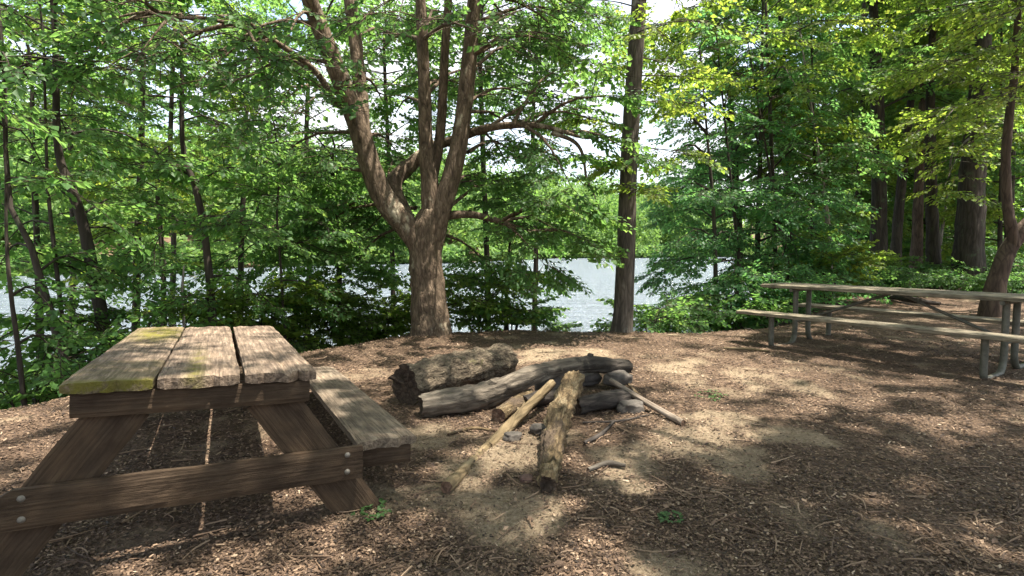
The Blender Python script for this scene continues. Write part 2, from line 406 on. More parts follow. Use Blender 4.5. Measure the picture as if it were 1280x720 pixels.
class Tree:
    def __init__(s, base, bark, leaf, proto='near', seed=0, tmean=.45):
        s.base = np.asarray(base, float); s.bark, s.leaf, s.proto = bark, leaf, proto
        s.rng = np.random.default_rng(seed+100); s.seed = seed; s.tm = tmean
        s.wood = MB(); s.sp = []      # sprays: pos, dir, up, scale, tint
        s.limbs = []
    def bough(s, P, r0, width, gap=.34, droop=.12, lift=0.0, start=.25, dens=1.0, tint=None, mbx=None):
        """a flat fan of twigs round a curved branch"""
        g = s.rng; P = np.asarray(P, float)
        n = max(6, int(np.linalg.norm(np.diff(P, axis=0), axis=1).sum()/.3))
        C = spline(P, n); rr = np.linspace(r0, max(.004, r0*.12), n)
        tube(mbx or s.wood, C, rr, 5 if r0 < .03 else 7, n, cap=False)
        Ls = np.r_[0, np.cumsum(np.linalg.norm(np.diff(C, axis=0), axis=1))]; LT = Ls[-1]
        tint = s.tm if tint is None else tint
        d0 = LT*start; side = 1; k = 0
        while d0 < LT:
            t = d0/LT; i = min(np.searchsorted(Ls, d0), n-1); p = C[i]; T = C[min(i+1, n-1)]-C[max(i-1, 0)]; T /= np.linalg.norm(T)+1e-9
            w = width*(.35+.65*math.sin(math.pi*min(1, max(.08, (t-start)/(1-start)*.85+.1))))*g.uniform(.65, 1.2)
            side = -side
            H = np.cross([0, 0, 1.], T); H /= np.linalg.norm(H)+1e-6
            d = T*g.uniform(.35, .8)+H*side+np.array([0, 0, g.normal(lift, .22)]); d /= np.linalg.norm(d)
            e = p+d*w+np.array([0, 0, -droop*w])
            mid = (p+e)/2+np.array([0, 0, .06*w])
            tube(s.wood, [p, mid, e], [max(.004, rr[i]*.5), .006, .0035], 4, 4, cap=False)
            m = max(2, int(w/.14*dens))
            tn = tint+g.normal(0, .10)
            for q in range(m):
                f = (q+.7)/m; pos = (p*(1-f)**2+2*mid*f*(1-f)+e*f*f)
                sd = 1 if q % 2 else -1; an = sd*g.uniform(.35, 1.1) if q < m-1 else 0
                ca, sa = math.cos(an), math.sin(an)
                dd = np.array([d[0]*ca-d[1]*sa, d[0]*sa+d[1]*ca, d[2]*.5-g.uniform(-.1, .3)])
                s.sp.append((pos, dd/np.linalg.norm(dd), g.uniform(.7, 1.15), tn))
            d0 += gap*.8*g.uniform(.6, 1.4); k += 1
        dd = C[-1]-C[-2]; s.sp.append((C[-1], dd/(np.linalg.norm(dd)+1e-9), 1., tint))
    def auto(s, top, rbase, z0, z1, rad, nb, gap=.34, wfac=.33, up0=.05, up1=.9, sector=None, trunk_pts=None, profile='round', ridge=.03, lump=.12, nside=12, droop=.18):
        """trunk from the base to `top` and boughs spiralling up it between heights z0 and z1"""
        g = s.rng; B = s.base; top = np.asarray(top, float)
        if trunk_pts is None:
            k = 5; ts = np.linspace(0, 1, k)[:, None]
            TP = B*(1-ts)+top*ts; TP[1:-1, :2] += g.normal(0, .02*np.linalg.norm(top-B)*.5, (k-2, 2))
        else: TP = np.asarray(trunk_pts, float)
        rt = rbase*np.interp(np.linspace(0, 1, 7), [0, .06, .5, 1], [1.25, 1.0, .72, .25])
        C, r = tube(s.wood, TP, rt, nside, max(14, int(np.linalg.norm(TP[-1]-TP[0])/.16) if rbase > .05 else 14), lump, s.seed, ridge=ridge)
        zz = C[:, 2]
        for j in range(nb):
            t = (j+g.random())/nb; z = B[2]+z0+(z1-z0)*t
            i = int(np.clip(np.searchsorted(zz, z), 0, len(C)-1)); p = C[i]
            if sector: az = g.uniform(*sector)
            else: az = j*2.4+g.uniform(-.5, .5)
            pr = {'round': math.sin(math.pi*(.18+.77*t)), 'cone': 1.05-.85*t, 'vase': .35+.65*t}[profile]
            L = rad*pr*g.uniform(.7, 1.15)
            el = up0+(up1-up0)*t+g.normal(0, .12)
            d = np.array([math.cos(az)*math.cos(el), math.sin(az)*math.cos(el), math.sin(el)])
            e = p+d*L; m = (p+e)/2+np.array([0, 0, .10*L]); e = e+np.array([0, 0, -droop*L])
            s.bough([p, m, e], max(.010, min(r[i]*.5, .018*L)), L*wfac+.15, gap)
        return C, r
    def build(s, name, label, cat='tree', group=None):
        root = tag(empty(name, s.base), label, cat, group)
        if s.wood.v:
            link('trunk', s.wood.mesh('trunk', shift=s.base), s.bark, root)
        for nm, mbx in s.limbs: link(nm, mbx.mesh(nm, shift=s.base), s.bark, root)
        if s.sp:
            pz = np.array([q[0] for q in s.sp]); hx = pz[:, 0]-SUN[0]*pz[:, 2]; hy = pz[:, 1]-SUN[1]*pz[:, 2]
            op = openness(hx, hy)+s.rng.normal(0, .13, len(hx)); seen = (pz[:, 2]-CAM_H) < .50*np.maximum(pz[:, 1], .1)
            thr = np.where(seen, .085, .045)
            keep = (pz[:, 2] < 2.4) | (op < thr) | (pz[:, 1] > 14)
            s.sp = [q for q, k_ in zip(s.sp, keep) if k_]
        if s.sp:
            g = s.rng; cr = MB(); PR = PROTO[s.proto]
            pos = np.array([q[0] for q in s.sp]); dr = np.array([q[1] for q in s.sp]); sc = np.array([q[2] for q in s.sp]); tn = np.array([q[3] for q in s.sp])
            sd = np.cross(np.array([0, 0, 1.]), dr); sd /= np.linalg.norm(sd, axis=1)[:, None]+1e-6
            up = np.cross(dr, sd); ro = g.normal(0, .35, len(pos))[:, None]
            sd, up = sd*np.cos(ro)+up*np.sin(ro), up*np.cos(ro)-sd*np.sin(ro)
            fl = np.where(g.random(len(pos)) < .5, 1, -1)[:, None]
            M = np.stack([dr, sd*fl, up], -1)*sc[:, None, None]
            kind = g.integers(0, len(PR), len(pos))
            for q in range(len(PR)):
                ii = np.nonzero(kind == q)[0]
                if not len(ii): continue
                lv, tw = PR[q]
                V = np.einsum('nij,vj->nvi', M[ii], lv)+pos[ii][:, None]
                nl = len(lv)//4
                t = np.clip(np.repeat(tn[ii], nl)+g.normal(0, .17, nl*len(ii)), 0, 1)
                V = V.reshape(-1, 4, 3); lc = V.mean(1); hx = lc[:, 0]-SUN[0]*lc[:, 2]; hy = lc[:, 1]-SUN[1]*lc[:, 2]
                f_ = (fbm(hx*4.8, hy*4.8, 66, 2)-.375)*1.15+.55*open_bias(hx, hy)  # leaf-level holes cut to let small sun flecks through
                seen = (lc[:, 2]-CAM_H) < .50*np.maximum(lc[:, 1], .1)
                kp = (lc[:, 2] < 2.4) | (f_ < np.where(seen, .12, .085)) | (lc[:, 1] > 13)
                V = V[kp]; t = t[kp]
                cr.add(V.reshape(-1, 3), np.arange(len(V)*4).reshape(-1, 4), 0, t)
                V = np.einsum('nij,vj->nvi', M[ii], tw)+pos[ii][:, None]
                nt_ = len(tw)//6*len(ii)
                cr.add(V.reshape(-1, 3), (np.arange(nt_)[:, None, None]*6+TWF[None]).reshape(-1, 4), 1, .5)
            link('crown', cr.mesh('crown', False, shift=s.base), [s.leaf, TWIG], root)
        return root

def onbank(px, Y, dz=-.03):
    x = (px-640)/F_PX*Y*1.0; return np.array([x, Y, gz(x, Y)+dz])

# ---- the big forked tree in the middle
BY = 7.6
def bt(px, py, dy=0): return at(px, py, BY+dy)
base = np.array([*gp(538, 416)[:2], -.06]); base[1] = BY; base[0] = (538-640)/F_PX*BY
T = Tree(base, BARK_BIG, LEAF_MID, 'near', 1, .42)
tube(T.wood, [base+[0, 0, -.1], bt(538, 404), bt(535, 370), bt(532, 325), bt(533, 296), bt(536, 272), bt(539, 255)], [.325, .272, .232, .212, .205, .165, .08], 40, 60, .13, 1, ridge=.06, fr=5, cap=False)
def limb(pts, rad, n=16, name='limb', lump=.10):
    mbx = MB(); seg = len(pts)*5; C, r = tube(mbx, pts, rad, n, seg, lump, len(T.limbs)+3, ridge=.03, fr=4); T.limbs.append((name, mbx)); return C
limb([bt(532, 345), bt(527, 312), bt(508, 283), bt(480, 248), bt(462, 205), bt(450, 165), bt(434, 120, -.1), bt(418, 80, -.2), bt(398, 30, -.3), bt(380, -20, -.5), bt(345, -120, -.8), bt(300, -260, -1.2)],
     [.10, .16, .165, .152, .142, .142, .13, .118, .105, .09, .07, .035], 22)
limb([bt(452, 175), bt(452, 140), bt(449, 95, .1), bt(443, 40, .2), bt(436, -20, .3), bt(430, -150, .6), bt(440, -300, 1)], [.11, .10, .09, .085, .08, .06, .03], 14)
limb([bt(430, 115, -.1), bt(420, 130, -.25), bt(395, 90, -.5), bt(340, 50, -1.0), bt(290, 30, -1.4), bt(190, 15, -1.9), bt(110, 32, -2.3)], [.06, .048, .038, .03, .022, .015, .006], 9, 'branch')
limb([bt(537, 310), bt(538, 240), bt(533, 190), bt(531, 120), bt(528, 50), bt(524, -30), bt(515, -150), bt(505, -280)], [.13, .12, .098, .085, .075, .065, .05, .02], 14)
limb([bt(540, 230, .1), bt(550, 170, .12), bt(554, 110, .1), bt(557, 50, .1), bt(562, -20, .1), bt(575, -200, .2)], [.07, .068, .062, .058, .05, .03], 12)
limb([bt(539, 325), bt(552, 262), bt(570, 200), bt(580, 140), bt(587, 70), bt(594, -10), bt(604, -130), bt(620, -270)], [.12, .14, .12, .108, .10, .09, .07, .03], 16)
limb([bt(515, 282, .15), bt(492, 232, .35), bt(515, 205, .5), bt(545, 180, .55)], [.09, .12, .10, .08], 12)
C_long = limb([bt(545, 182, .5), bt(575, 172, .4), bt(610, 160, .2), bt(655, 156, 0), bt(690, 160, -.2), bt(730, 172, -.35), bt(770, 170, -.5)], [.07, .064, .054, .043, .03, .018, .006], 10, 'branch')
limb([bt(690, 166, -.2), bt(716, 176, -.28), bt(728, 192, -.33), bt(733, 222, -.4), bt(741, 240, -.42), bt(750, 262, -.45)], [.03, .026, .02, .015, .011, .004], 8, 'branch', .05)
limb([bt(545, 272), bt(585, 268, .1), bt(625, 277, .1), bt(665, 292, 0)], [.06, .05, .04, .02], 9, 'branch')
# boughs: (start px,py,dy) (end px,py,dy) width
def bg(a, b, w, gap=.22, arch=.12, tint=None, start=.2, r0=.03):
    A, B_ = bt(*a), bt(*b); M_ = (A+B_)/2+np.array([0, 0, arch*np.linalg.norm(B_-A)])
    T.bough([A, M_, B_], r0, w, gap, tint=tint, start=start)
for a, b_, w in [
    ((665, 158, 0), (760, 120, -.6), .55), ((640, 157, 0), (700, 85, .5), .6), ((690, 166, -.2), (790, 190, -.2), .45), 
    ((655, 157, 0), (715, 235, -.8), .6), ((590, 70, 0), (680, 40, -.6), .8), ((590, 70, 0), (700, 55, .9), .7), ((594, -10, 0), (690, -20, .3), .9),
    ((594, -20, 0), (660, 10, -1.4), .8), ((580, 130, 0), (660, 120, 1.0), .7), ((531, 120, 0), (600, 95, 1.4), .7),
    ((528, 50, 0), (470, 70, 1.2), .7), ((524, -20, 0), (500, 15, -1.6), .6), ((665, 290, 0), (740, 305, -.3), .5), ((625, 277, .1), (700, 290, .8), .7), ((600, 270, .1), (680, 330, -.6), .55),
    ((625, 277, .1), (720, 262, -.7), .5), ((560, 260, .2), (640, 230, 1.2), .7), ((520, 260, .3), (450, 300, 1.4), .7), ((500, 240, .3), (400, 290, .9), .8),
    ((465, 215, 0), (360, 235, .3), .8), ((465, 215, 0), (400, 200, 1.2), .7), ((450, 165, 0), (330, 215, .9), .7), ((434, 120, 0), (370, 140, -.9), .8), ((420, 80, -.2), (300, 100, .3), .9),
    ((398, 30, -.3), (280, 60, -1.2), .8), ((395, 20, -.3), (350, 70, -1.8), .8), ((380, -20, -.5), (260, 10, .5), .9), ((340, 50, -1), (250, 100, -1.8), .7), ((290, 30, -1.4), (200, 80, -1.6), .7),
    ((240, 22, -1.7), (180, 60, -2.5), .6), ((330, 45, -1.1), (270, 20, -1.9), .6), ((300, 33, -1.3), (330, 90, -2.0), .6), ((200, 18, -1.8), (150, 5, -2.5), .6), ((400, 95, -.5), (330, 85, .2), .6), ((410, 110, -.3), (350, 130, -1.2), .6), ((190, 15, -1.9), (110, 75, -2.2), .6), ((449, 95, 0), (480, 130, 1.0), .5), ((443, 40, .2), (480, 20, 1.2), .7), ((436, -20, .3), (400, 40, 1.3), .8),
    ((500, 250, .5), (350, 330, 1.0), .8), ((510, 280, .5), (430, 350, 1.3), .7), ((545, 290, .4), (620, 345, 1.1), .7), ((450, 170, .2), (500, 195, 1.6), .6), ((585, 190, .3), (640, 190, 1.6), .7),
    ((345, -120, -.8), (220, -100, -1.8), 1.0), ((345, -120, -.8), (380, -160, -2.4), 1.0), ((430, -150, .6), (350, -160, 1.5), 1.), ((505, -200, 0), (560, -250, -1.8), 1.1), ((515, -150, 0), (470, -180, -2), 1.1),
    ((604, -130, 0), (700, -180, -.8), 1.1), ((604, -130, 0), (650, -160, -2.2), 1.1), ((620, -260, 0), (720, -320, -1.6), 1.2), ((575, -200, .2), (640, -260, 1.5), 1.1), ((440, -290, 1), (500, -380, -1.2), 1.2), ((300, -250, -1.2), (350, -380, -2.6), 1.2),
    ((300, -250, -1.2), (180, -280, -2.2), 1.1), ((505, -270, 0), (600, -400, -2.2), 1.2),
    ((594, -10, 0), (720, 60, .6), .8), ((594, -20, 0), (740, 20, -.4), .8), ((594, -10, 0), (640, 50, 1.6), .8), ((590, 30, 0), (730, 35, 1.6), .8), ((604, -130, 0), (730, -60, .5), .9),
    ((610, 160, .2), (720, 130, 1.2), .7), ((640, 157, 0), (745, 150, .5), .5), ((528, 50, 0), (600, 40, -1.0), .7), ((524, -30, 0), (600, -30, -1.2), .8),
    ((587, 90, 0), (665, 75, 2.0), .8), ((580, 140, .1), (650, 175, 1.5), .7), ((580, 160, .1), (640, 215, 1.8), .7), 
    ((556, 240, .2), (610, 235, 2.0), .6), ((530, 130, .2), (490, 150, 1.8), .6), ((531, 110, .2), (560, 130, 2.2), .6), ((480, 245, .2), (500, 200, 2.0), .6), ((500, 240, .5), (440, 245, 2.0), .6), ((528, 60, 0), (550, 20, 2.0), .7), ((443, 50, .2), (500, 60, 2.2), .7)]:
    bg(a, b_, w)
T.build('forked_tree', 'big forked tree with thick brown limbs rising at the edge of the bank')

# ---- the tall straight trunk right of it
SY = 7.85
base = np.array([(777-640)/F_PX*SY, SY, -.05])
T = Tree(base, BARK_SLIM, LEAF_YEL, 'near', 7, .45)
pts = [base+[0, 0, -.1], at(779, 395, SY), at(783, 300, SY), at(787, 190, SY), at(795, 60, SY), at(801, -40, SY), at(812, -300, SY-.1), at(818, -500, SY-.2), at(822, -700, SY-.3)]
tube(T.wood, pts, [.18, .14, .125, .116, .107, .10, .085, .06, .03], 18, 60, .05, 2, ridge=.03, fr=5)
g = T.rng
for k in range(16):
    t = k/16; p = spline(pts, 60)[int(40+19*t)]; az = k*2.4; L = g.uniform(1.8, 3.2)*(1.1-.5*t)
    d = np.array([math.cos(az), math.sin(az), .25+.3*t])
    T.bough([p, p+d*L*.5+[0, 0, .1], p+d*L], .03, .8, .3)
for (px, py, q, qy, dy) in [(790, 115, 805, 112, -.2), (788, 205, 770, 203, -.2), (797, 40, 860, 25, -.9), (792, 130, 862, 128, .9), (794, 95, 872, 100, 1.3), (788, 185, 850, 192, 1.0), (789, 165, 740, 150, 1.2), (795, 70, 735, 90, 1.4), (799, 10, 740, 0, .6), (796, 70, 850, 90, .8), (799, 0, 880, 0, .5), (797, 40, 750, 60, 1.0), (785, 245, 800, 236, -.15)]:
    T.bough([at(px, py, SY-.1), at((px+q)/2, (py+qy)/2-3, SY-.15+dy/2), at(q, qy, SY-.1+dy)], .012 if abs(q-px) > 40 else .006, .5 if abs(q-px) > 40 else .12, .22 if abs(q-px) > 40 else .1, tint=.6, start=.3)
T.build('straight_tree', 'tall straight branchless trunk at the bank edge right of the forked tree')

# ---- left-hand trees on the falling bank
def left_tree(name, label, px_pts, Y, r, boughs, seed, leaf=LEAF_MID, bark=BARK_DARK, ext=(0, 0, 2.5), rad=1.7, nb=10, z0=.8, tint=.45, gap=.3, group='young trees on the left bank'):
    P = [at(px, py, Y) for px, py in px_pts]
    gx_, gy_ = P[0][0], P[0][1]; gb = np.array([gx_, gy_, gz(gx_, gy_)-.1])
    d = P[1]-P[0]; k = max(0, (P[0][2]-gb[2]))/max(.2, d[2]); gb[:2] = P[0][:2]-np.clip(d[:2]*k, -.6, .6)
    gb[2] = gz(gb[0], gb[1])-.08
    P = [gb]+P+[P[-1]+np.array(ext)*.5+[.05, 0, 0], P[-1]+np.array(ext)]
    T = Tree(gb, bark, leaf, 'near', seed, tint)
    T.auto(P[-1], r, z0+max(0, -gb[2]), P[-1][2]-gb[2], rad, nb, gap, trunk_pts=P, ridge=.02, lump=.10, nside=10, up0=-.05, up1=.6, profile='round')
    for (a, b_, dy, w) in boughs:
        A = at(a[0], a[1], Y); B_ = at(b_[0], b_[1], Y+dy); T.bough([A, (A+B_)/2+[0, 0, .12], B_], .015, w, .24)
    return T.build(name, label, group=group)
left_tree('young_tree', 'slim dark young tree rising behind the mossy picnic table', [(266, 408), (262, 350), (254, 280), (243, 230), (228, 180)], 6.6, .052,
          [((250, 270), (330, 300), .6, .5), ((254, 285), (190, 300), -.3, .5), ((243, 230), (320, 215), .4, .6), ((240, 220), (150, 210), .3, .6), ((262, 345), (330, 372), .3, .45)], 11, nb=9, z0=2.4, rad=1.5)
left_tree('leaning_tree', 'dark leaning tree with the thickest trunk among the left bank trees', [(134, 425), (118, 350), (104, 280), (88, 232), (72, 180)], 6.2, .075,
          [((100, 270), (180, 250), .6, .6), ((95, 250), (20, 240), .2, .6), ((118, 350), (190, 345), .2, .5), ((104, 285), (170, 310), .9, .5)], 12, nb=10, z0=2.2, rad=1.8)
left_tree('young_tree', 'thin upright stem between the two leaning trees at far left', [(88, 470), (78, 400), (70, 330), (62, 260), (58, 200)], 5.9, .028,
          [((70, 330), (120, 370), .4, .4), ((64, 280), (10, 300), .3, .5)], 13, nb=8, z0=2.0, rad=1.2)
left_tree('leaning_tree', 'leaning small tree at far left whose stem bends over the slope', [(84, 465), (66, 400), (48, 340), (36, 300), (10, 245)], 5.4, .042,
          [((40, 310), (0, 330), .2, .5), ((48, 340), (110, 330), .5, .5), ((66, 400), (20, 430), .3, .4)], 14, nb=8, z0=1.9, rad=1.3)
left_tree('young_tree', 'spindly sapling with low leafy boughs right of the mossy table', [(356, 412), (353, 370), (350, 320), (346, 270)], 7.3, .022,
          [((352, 350), (400, 378), .3, .5), ((353, 372), (310, 390), .2, .5), ((350, 310), (410, 318), .5, .5), ((348, 300), (290, 330), .4, .5)], 15, nb=9, z0=1.2, rad=1.2, ext=(0, 0, 1.2))
left_tree('young_tree', 'thin leafy sapling at the left picture edge low on the bank', [(30, 500), (22, 430), (14, 370), (8, 300)], 4.9, .024,
          [((22, 430), (70, 440), .3, .4), ((14, 370), (60, 380), .3, .4)], 16, nb=8, z0=1.6, rad=1.1, ext=(0, 0, 1.8))
left_tree('tall_tree', 'tall tree at far left with foliage filling the upper corner', [(-40, 420), (-42, 300), (-38, 180), (-30, 40)], 7.5, .12,
          [((-35, 120), (90, 90), .4, .9), ((-35, 150), (70, 160), -.8, .8), ((-32, 80), (120, 130), 1.2, .9), ((-30, 40), (80, 30), -.5, .9), ((-30, 50), (150, 40), 1.5, .9), ((-36, 200), (60, 215), .8, .8)], 17, nb=9, z0=3.6, rad=2.6, ext=(.3, 0, 4))
left_tree('tall_tree', 'slim tree behind the leaning ones with crown over the lake', [(170, 400), (172, 300), (176, 200), (180, 60)], 9.6, .07,
          [((175, 200), (280, 170), .3, .8), ((176, 150), (80, 150), .5, .9), ((178, 100), (290, 115), -.5, .8), ((178, 90), (110, 100), -.8, .8), ((174, 250), (120, 240), .3, .7)], 18, leaf=LEAF_YEL, nb=11, z0=3.2, rad=2.2, ext=(.2, 0, 3), tint=.35)

left_tree('bank_tree', 'tree with layered green boughs behind the slim dark tree', [(300, 400), (302, 300), (306, 200), (310, 90)], 10.5, .06,
          [((302, 300), (230, 320), .4, .8), ((302, 290), (380, 300), .4, .8), ((304, 240), (220, 235), .2, .8), ((304, 250), (400, 250), .3, .8)], 19, nb=9, z0=2.6, rad=1.8, ext=(0, 0, .8), tint=.5, gap=.34)
left_tree('bank_tree', 'bushy young tree filling the gap left of the forked tree limbs', [(425, 410), (424, 340), (420, 270), (415, 200)], 9.3, .05,
          [((424, 340), (480, 350), .2, .6), ((424, 330), (370, 340), .2, .6), ((422, 290), (490, 285), .4, .7), ((422, 280), (350, 275), .4, .7)], 20, nb=12, z0=1.7, rad=1.4, ext=(0, 0, .4), tint=.45, gap=.34)
left_tree('bank_tree', 'leafy tree between the leaning tree and the slim tree low over the water', [(205, 400), (204, 340), (200, 280), (196, 220)], 8.4, .045,
          [((204, 330), (150, 340), .3, .6), ((204, 330), (260, 340), .3, .6), ((202, 290), (140, 285), .3, .6), ((202, 290), (250, 280), .3, .5)], 21, nb=10, z0=1.8, rad=1.2, ext=(0, 0, .4), tint=.55, gap=.34, leaf=LEAF_YEL)
left_tree('bank_tree', 'dark leafy tree behind the far left stems', [(50, 420), (48, 340), (44, 250), (40, 160)], 8.8, .06,
          [((48, 330), (-20, 340), .3, .7), ((48, 330), (110, 340), .3, .7), ((46, 280), (120, 270), .3, .7), ((46, 270), (-30, 260), .3, .7)], 22, nb=14, z0=1.8, rad=1.7, ext=(0, 0, 1.5), tint=.4, gap=.34)
left_tree('bank_tree', 'bushy young tree behind and right of the forked trunk', [(632, 410), (634, 360), (637, 310), (640, 275)], 9.2, .035,
          [((634, 350), (685, 352), .2, .45), ((634, 345), (590, 345), .2, .5), ((636, 315), (690, 300), .3, .5)], 23, nb=9, z0=1.3, rad=.9, ext=(0, 0, .2), tint=.4, gap=.32)
left_tree('bank_tree', 'tall tree directly behind the forked tree with airy layered crown', [(610, 400), (608, 300), (604, 200), (600, 60)], 10.8, .07,
          [((606, 230), (680, 215), .4, .8), ((605, 200), (690, 160), .4, .9), ((604, 160), (540, 170), .4, .8), ((602, 120), (680, 90), .4, .9), ((602, 120), (520, 110), .4, .8), ((601, 80), (660, 40), .4, .9), ((606, 240), (545, 240), .2, .6), ((600, 60), (540, 30), -.3, .8)], 24, nb=20, z0=4.2, rad=2.4, ext=(0, 0, 2.0), tint=.45, gap=.36)
left_tree('bank_tree', 'slender tree seen between the left limb and the middle limbs', [(492, 400), (490, 300), (486, 200), (480, 60)], 11.5, .055,
          [((488, 240), (440, 225), .4, .7), ((487, 220), (530, 215), .4, .7), ((486, 190), (430, 170), .4, .8), ((485, 170), (540, 150), .4, .8), ((483, 120), (420, 110), .4, .8), ((483, 110), (540, 80), .4, .6)], 25, nb=15, z0=4.2, rad=2.0, ext=(0, 0, 1.0), tint=.5, gap=.38)
for k_, (px_, Y_, lab_, lf_) in enumerate([(90, 12.2, 'tall lakeside tree beyond the thick leaning tree', LEAF_MID), (215, 12.8, 'tall lakeside tree showing between the leaning and slim dark trees', LEAF_YEL), (385, 12.4, 'tall lakeside tree left of the forked tree crown', LEAF_MID), (668, 13.0, 'lakeside tree with thin crown between forked tree and straight trunk', LEAF_MID)]):
    left_tree('lakeside_tree', lab_, [(px_, 395), (px_+2, 300), (px_-2, 180), (px_+3, 40)], Y_, .07,
              [((px_+1, 200), (px_+80, 190), .4, .9), ((px_, 190), (px_-80, 180), .3, .9), ((px_, 150), (px_+85, 120), .4, .9), ((px_, 140), (px_-85, 110), .4, .9)] if k_ < 3 else [((px_, 150), (px_-60, 120), .4, .8)],
              120+k_, leaf=lf_, nb=18 if k_ < 3 else 16, z0=4.2, rad=2.5 if k_ < 3 else 1.9, ext=(0, 0, 2.2), tint=.4, gap=.36)
# ---- shrubs along the top of the bank and on its slope
def shrub(px, Y, h, rad, nb, seed, label, leaf=LEAF_MID, dz=0, tint=.5, gap=.26):
    x = (px-640)/F_PX*Y; b_ = np.array([x, Y, gz(x, Y)-.05+dz])
    T = Tree(b_, TWIG, leaf, 'near', seed, tint); g = T.rng
    for k in range(nb):
        az = k*2.4+g.uniform(-.4, .4); L = rad*g.uniform(.6, 1.1); hh = h*g.uniform(.35, 1.0)
        e = b_+np.array([math.cos(az)*L, math.sin(az)*L*.8, hh]); m = b_+np.array([math.cos(az)*L*.35, math.sin(az)*L*.3, hh*.75])
        T.bough([b_+np.array([math.cos(az)*.05, math.sin(az)*.05, 0]), m, e], .012, .34, gap, start=.35)
    return T.build('bank_shrub', label, 'shrub', 'shrubs along the bank')
shrub(662, 9.4, .6, .4, 6, 31, 'loose green shrub on the bank at the left side of the water view', tint=.4)
shrub(595, 8.6, 1.15, .65, 11, 32, 'leafy shrub growing just right of the forked tree base', LEAF_YEL, tint=.35)
shrub(640, 8.6, .6, .4, 7, 33, 'low sprawling shrub below the hanging boughs right of the forked tree')
shrub(470, 8.8, 1.35, .8, 13, 34, 'leafy shrub growing just left of the forked tree base', LEAF_YEL, tint=.4)
shrub(400, 8.6, 1.4, .85, 14, 35, 'bushy shrub on the bank above the end of the bench', LEAF_YEL, tint=.35)
shrub(322, 7.6, 1.4, .75, 12, 36, 'shrub with light leaves behind the far corner of the mossy table', LEAF_YEL, tint=.45)
shrub(215, 6.8, 1.4, .65, 10, 37, 'yellow green shrub behind the mossy side of the table', LEAF_YEL, tint=.5)
shrub(150, 6.0, 1.3, .65, 10, 38, 'dense shrub at the foot of the thick leaning tree', tint=.5)
shrub(105, 7.4, 1.5, .7, 6, 39, 'taller shrub on the slope behind the leaning trees', LEAF_MID)
shrub(20, 5.4, 1.1, .55, 7, 40, 'dark shrub at the left picture edge beside the thin sapling')
shrub(866, 8.9, .75, .38, 6, 41, 'airy shrub right of the straight trunk against the water', tint=.38)
shrub(915, 9.4, 1.0, .6, 11, 42, 'green shrub left of the long bench end')
shrub(965, 9.6, 1.3, .8, 12, 43, 'dark shrub behind the far end of the metal legged table', LEAF_BLUE)
shrub(1035, 11.5, 1.4, .9, 12, 44, 'shrub with bright leaves seen above the metal legged table', LEAF_YEL, tint=.55)
shrub(1075, 15.5, .9, .8, 8, 45, 'pale leafy shrub at the foot of the straight woodland trunks', LEAF_YEL, tint=.4)
shrub(1185, 15.0, .8, .8, 8, 46, 'low shrub around the base of the widest dark trunk')
shrub(815, 8.4, .55, .4, 7, 47, 'small low shrub directly right of the straight trunk base')
shrub(270, 8.8, 1.9, 1.0, 13, 48, 'wide shrub low on the slope seen past the slim dark tree')
shrub(55, 6.6, 1.0, .6, 6, 49, 'low shrub on the slope between the far left stems', LEAF_YEL)

for k_, (px_, Y_, h_, lab_) in enumerate([(1060, 14.2, .75, 'dark undergrowth shrub left of the woodland row'), (1128, 14.6, .7, 'undergrowth shrub between the second and third woodland trunks'), (1186, 13.2, .6, 'undergrowth shrub between fourth trunk and the widest trunk'),
                                  (1240, 13.4, .6, 'undergrowth shrub right of the widest trunk'), (1275, 14.5, 1.0, 'undergrowth shrub behind the reddish crooked trunk'), (1150, 22.0, 1.5, 'taller undergrowth shrub deep behind the woodland row'), (1215, 24.0, 1.6, 'taller undergrowth shrub far behind the widest trunk')]):
    shrub(px_, Y_, h_, 1.2, 13, 140+k_, lab_, LEAF_MID, tint=.3, gap=.3)
# ---- dead standing stick behind the table
mb = MB(); p0 = onbank(229, 6.3)
tube(mb, [p0, at(228, 380, 6.3), at(229, 345, 6.3), at(230, 332, 6.3)], [.018, .014, .012, .008], 7, 12, .1, 4)
tube(mb, [at(228, 378, 6.3), at(212, 385, 6.2), at(196, 397, 6.1)], [.008, .007, .004], 5, 6)
tube(mb, [at(229, 346, 6.3), at(238, 345, 6.35), at(246, 347, 6.4)], [.006, .005, .003], 5, 6)
tag(link('dead_sapling', mb.mesh('dead_sapling'), BARK_PALE), 'pale dead sapling with broken top standing behind the mossy table', 'dead sapling')

# ---- the wood on the right
def wood_tree(name, label, px_pts, Y, r, seed, leaf, bark=BARK_DARK, proto='mid', nb=14, z0=2.0, rad=3.0, ext=4.0, boughs=(), tint=.45, gap=.45, group='trees of the wood on the right', base_dz=-.05, wfac=.33, profile='round', flare=1.3, up0=.0):
    P = [at(px, py, Y) for px, py in px_pts]
    gb = np.array([P[0][0], P[0][1], gz(P[0][0], P[0][1])+base_dz])
    P[0] = gb
    d = P[-1]-P[-2]; d = d/np.linalg.norm(d); P.append(P[-1]+d*ext)
    T = Tree(gb, bark, leaf, proto, seed, tint)
    T.auto(P[-1], r, z0, P[-1][2]-gb[2], rad, nb, gap, wfac, trunk_pts=P, ridge=.05, lump=.10, nside=16 if r > .12 else 10, profile=profile, up0=up0, up1=.7)
    for (a, b_, dy, w, *dy0) in boughs:
        A = at(a[0], a[1], Y+(dy0[0] if dy0 else 0)); B_ = at(b_[0], b_[1], Y+dy); T.bough([A, (A+B_)/2+[0, 0, .25], B_], .03, w, gap*.8)
    return T.build(name, label, group=group)
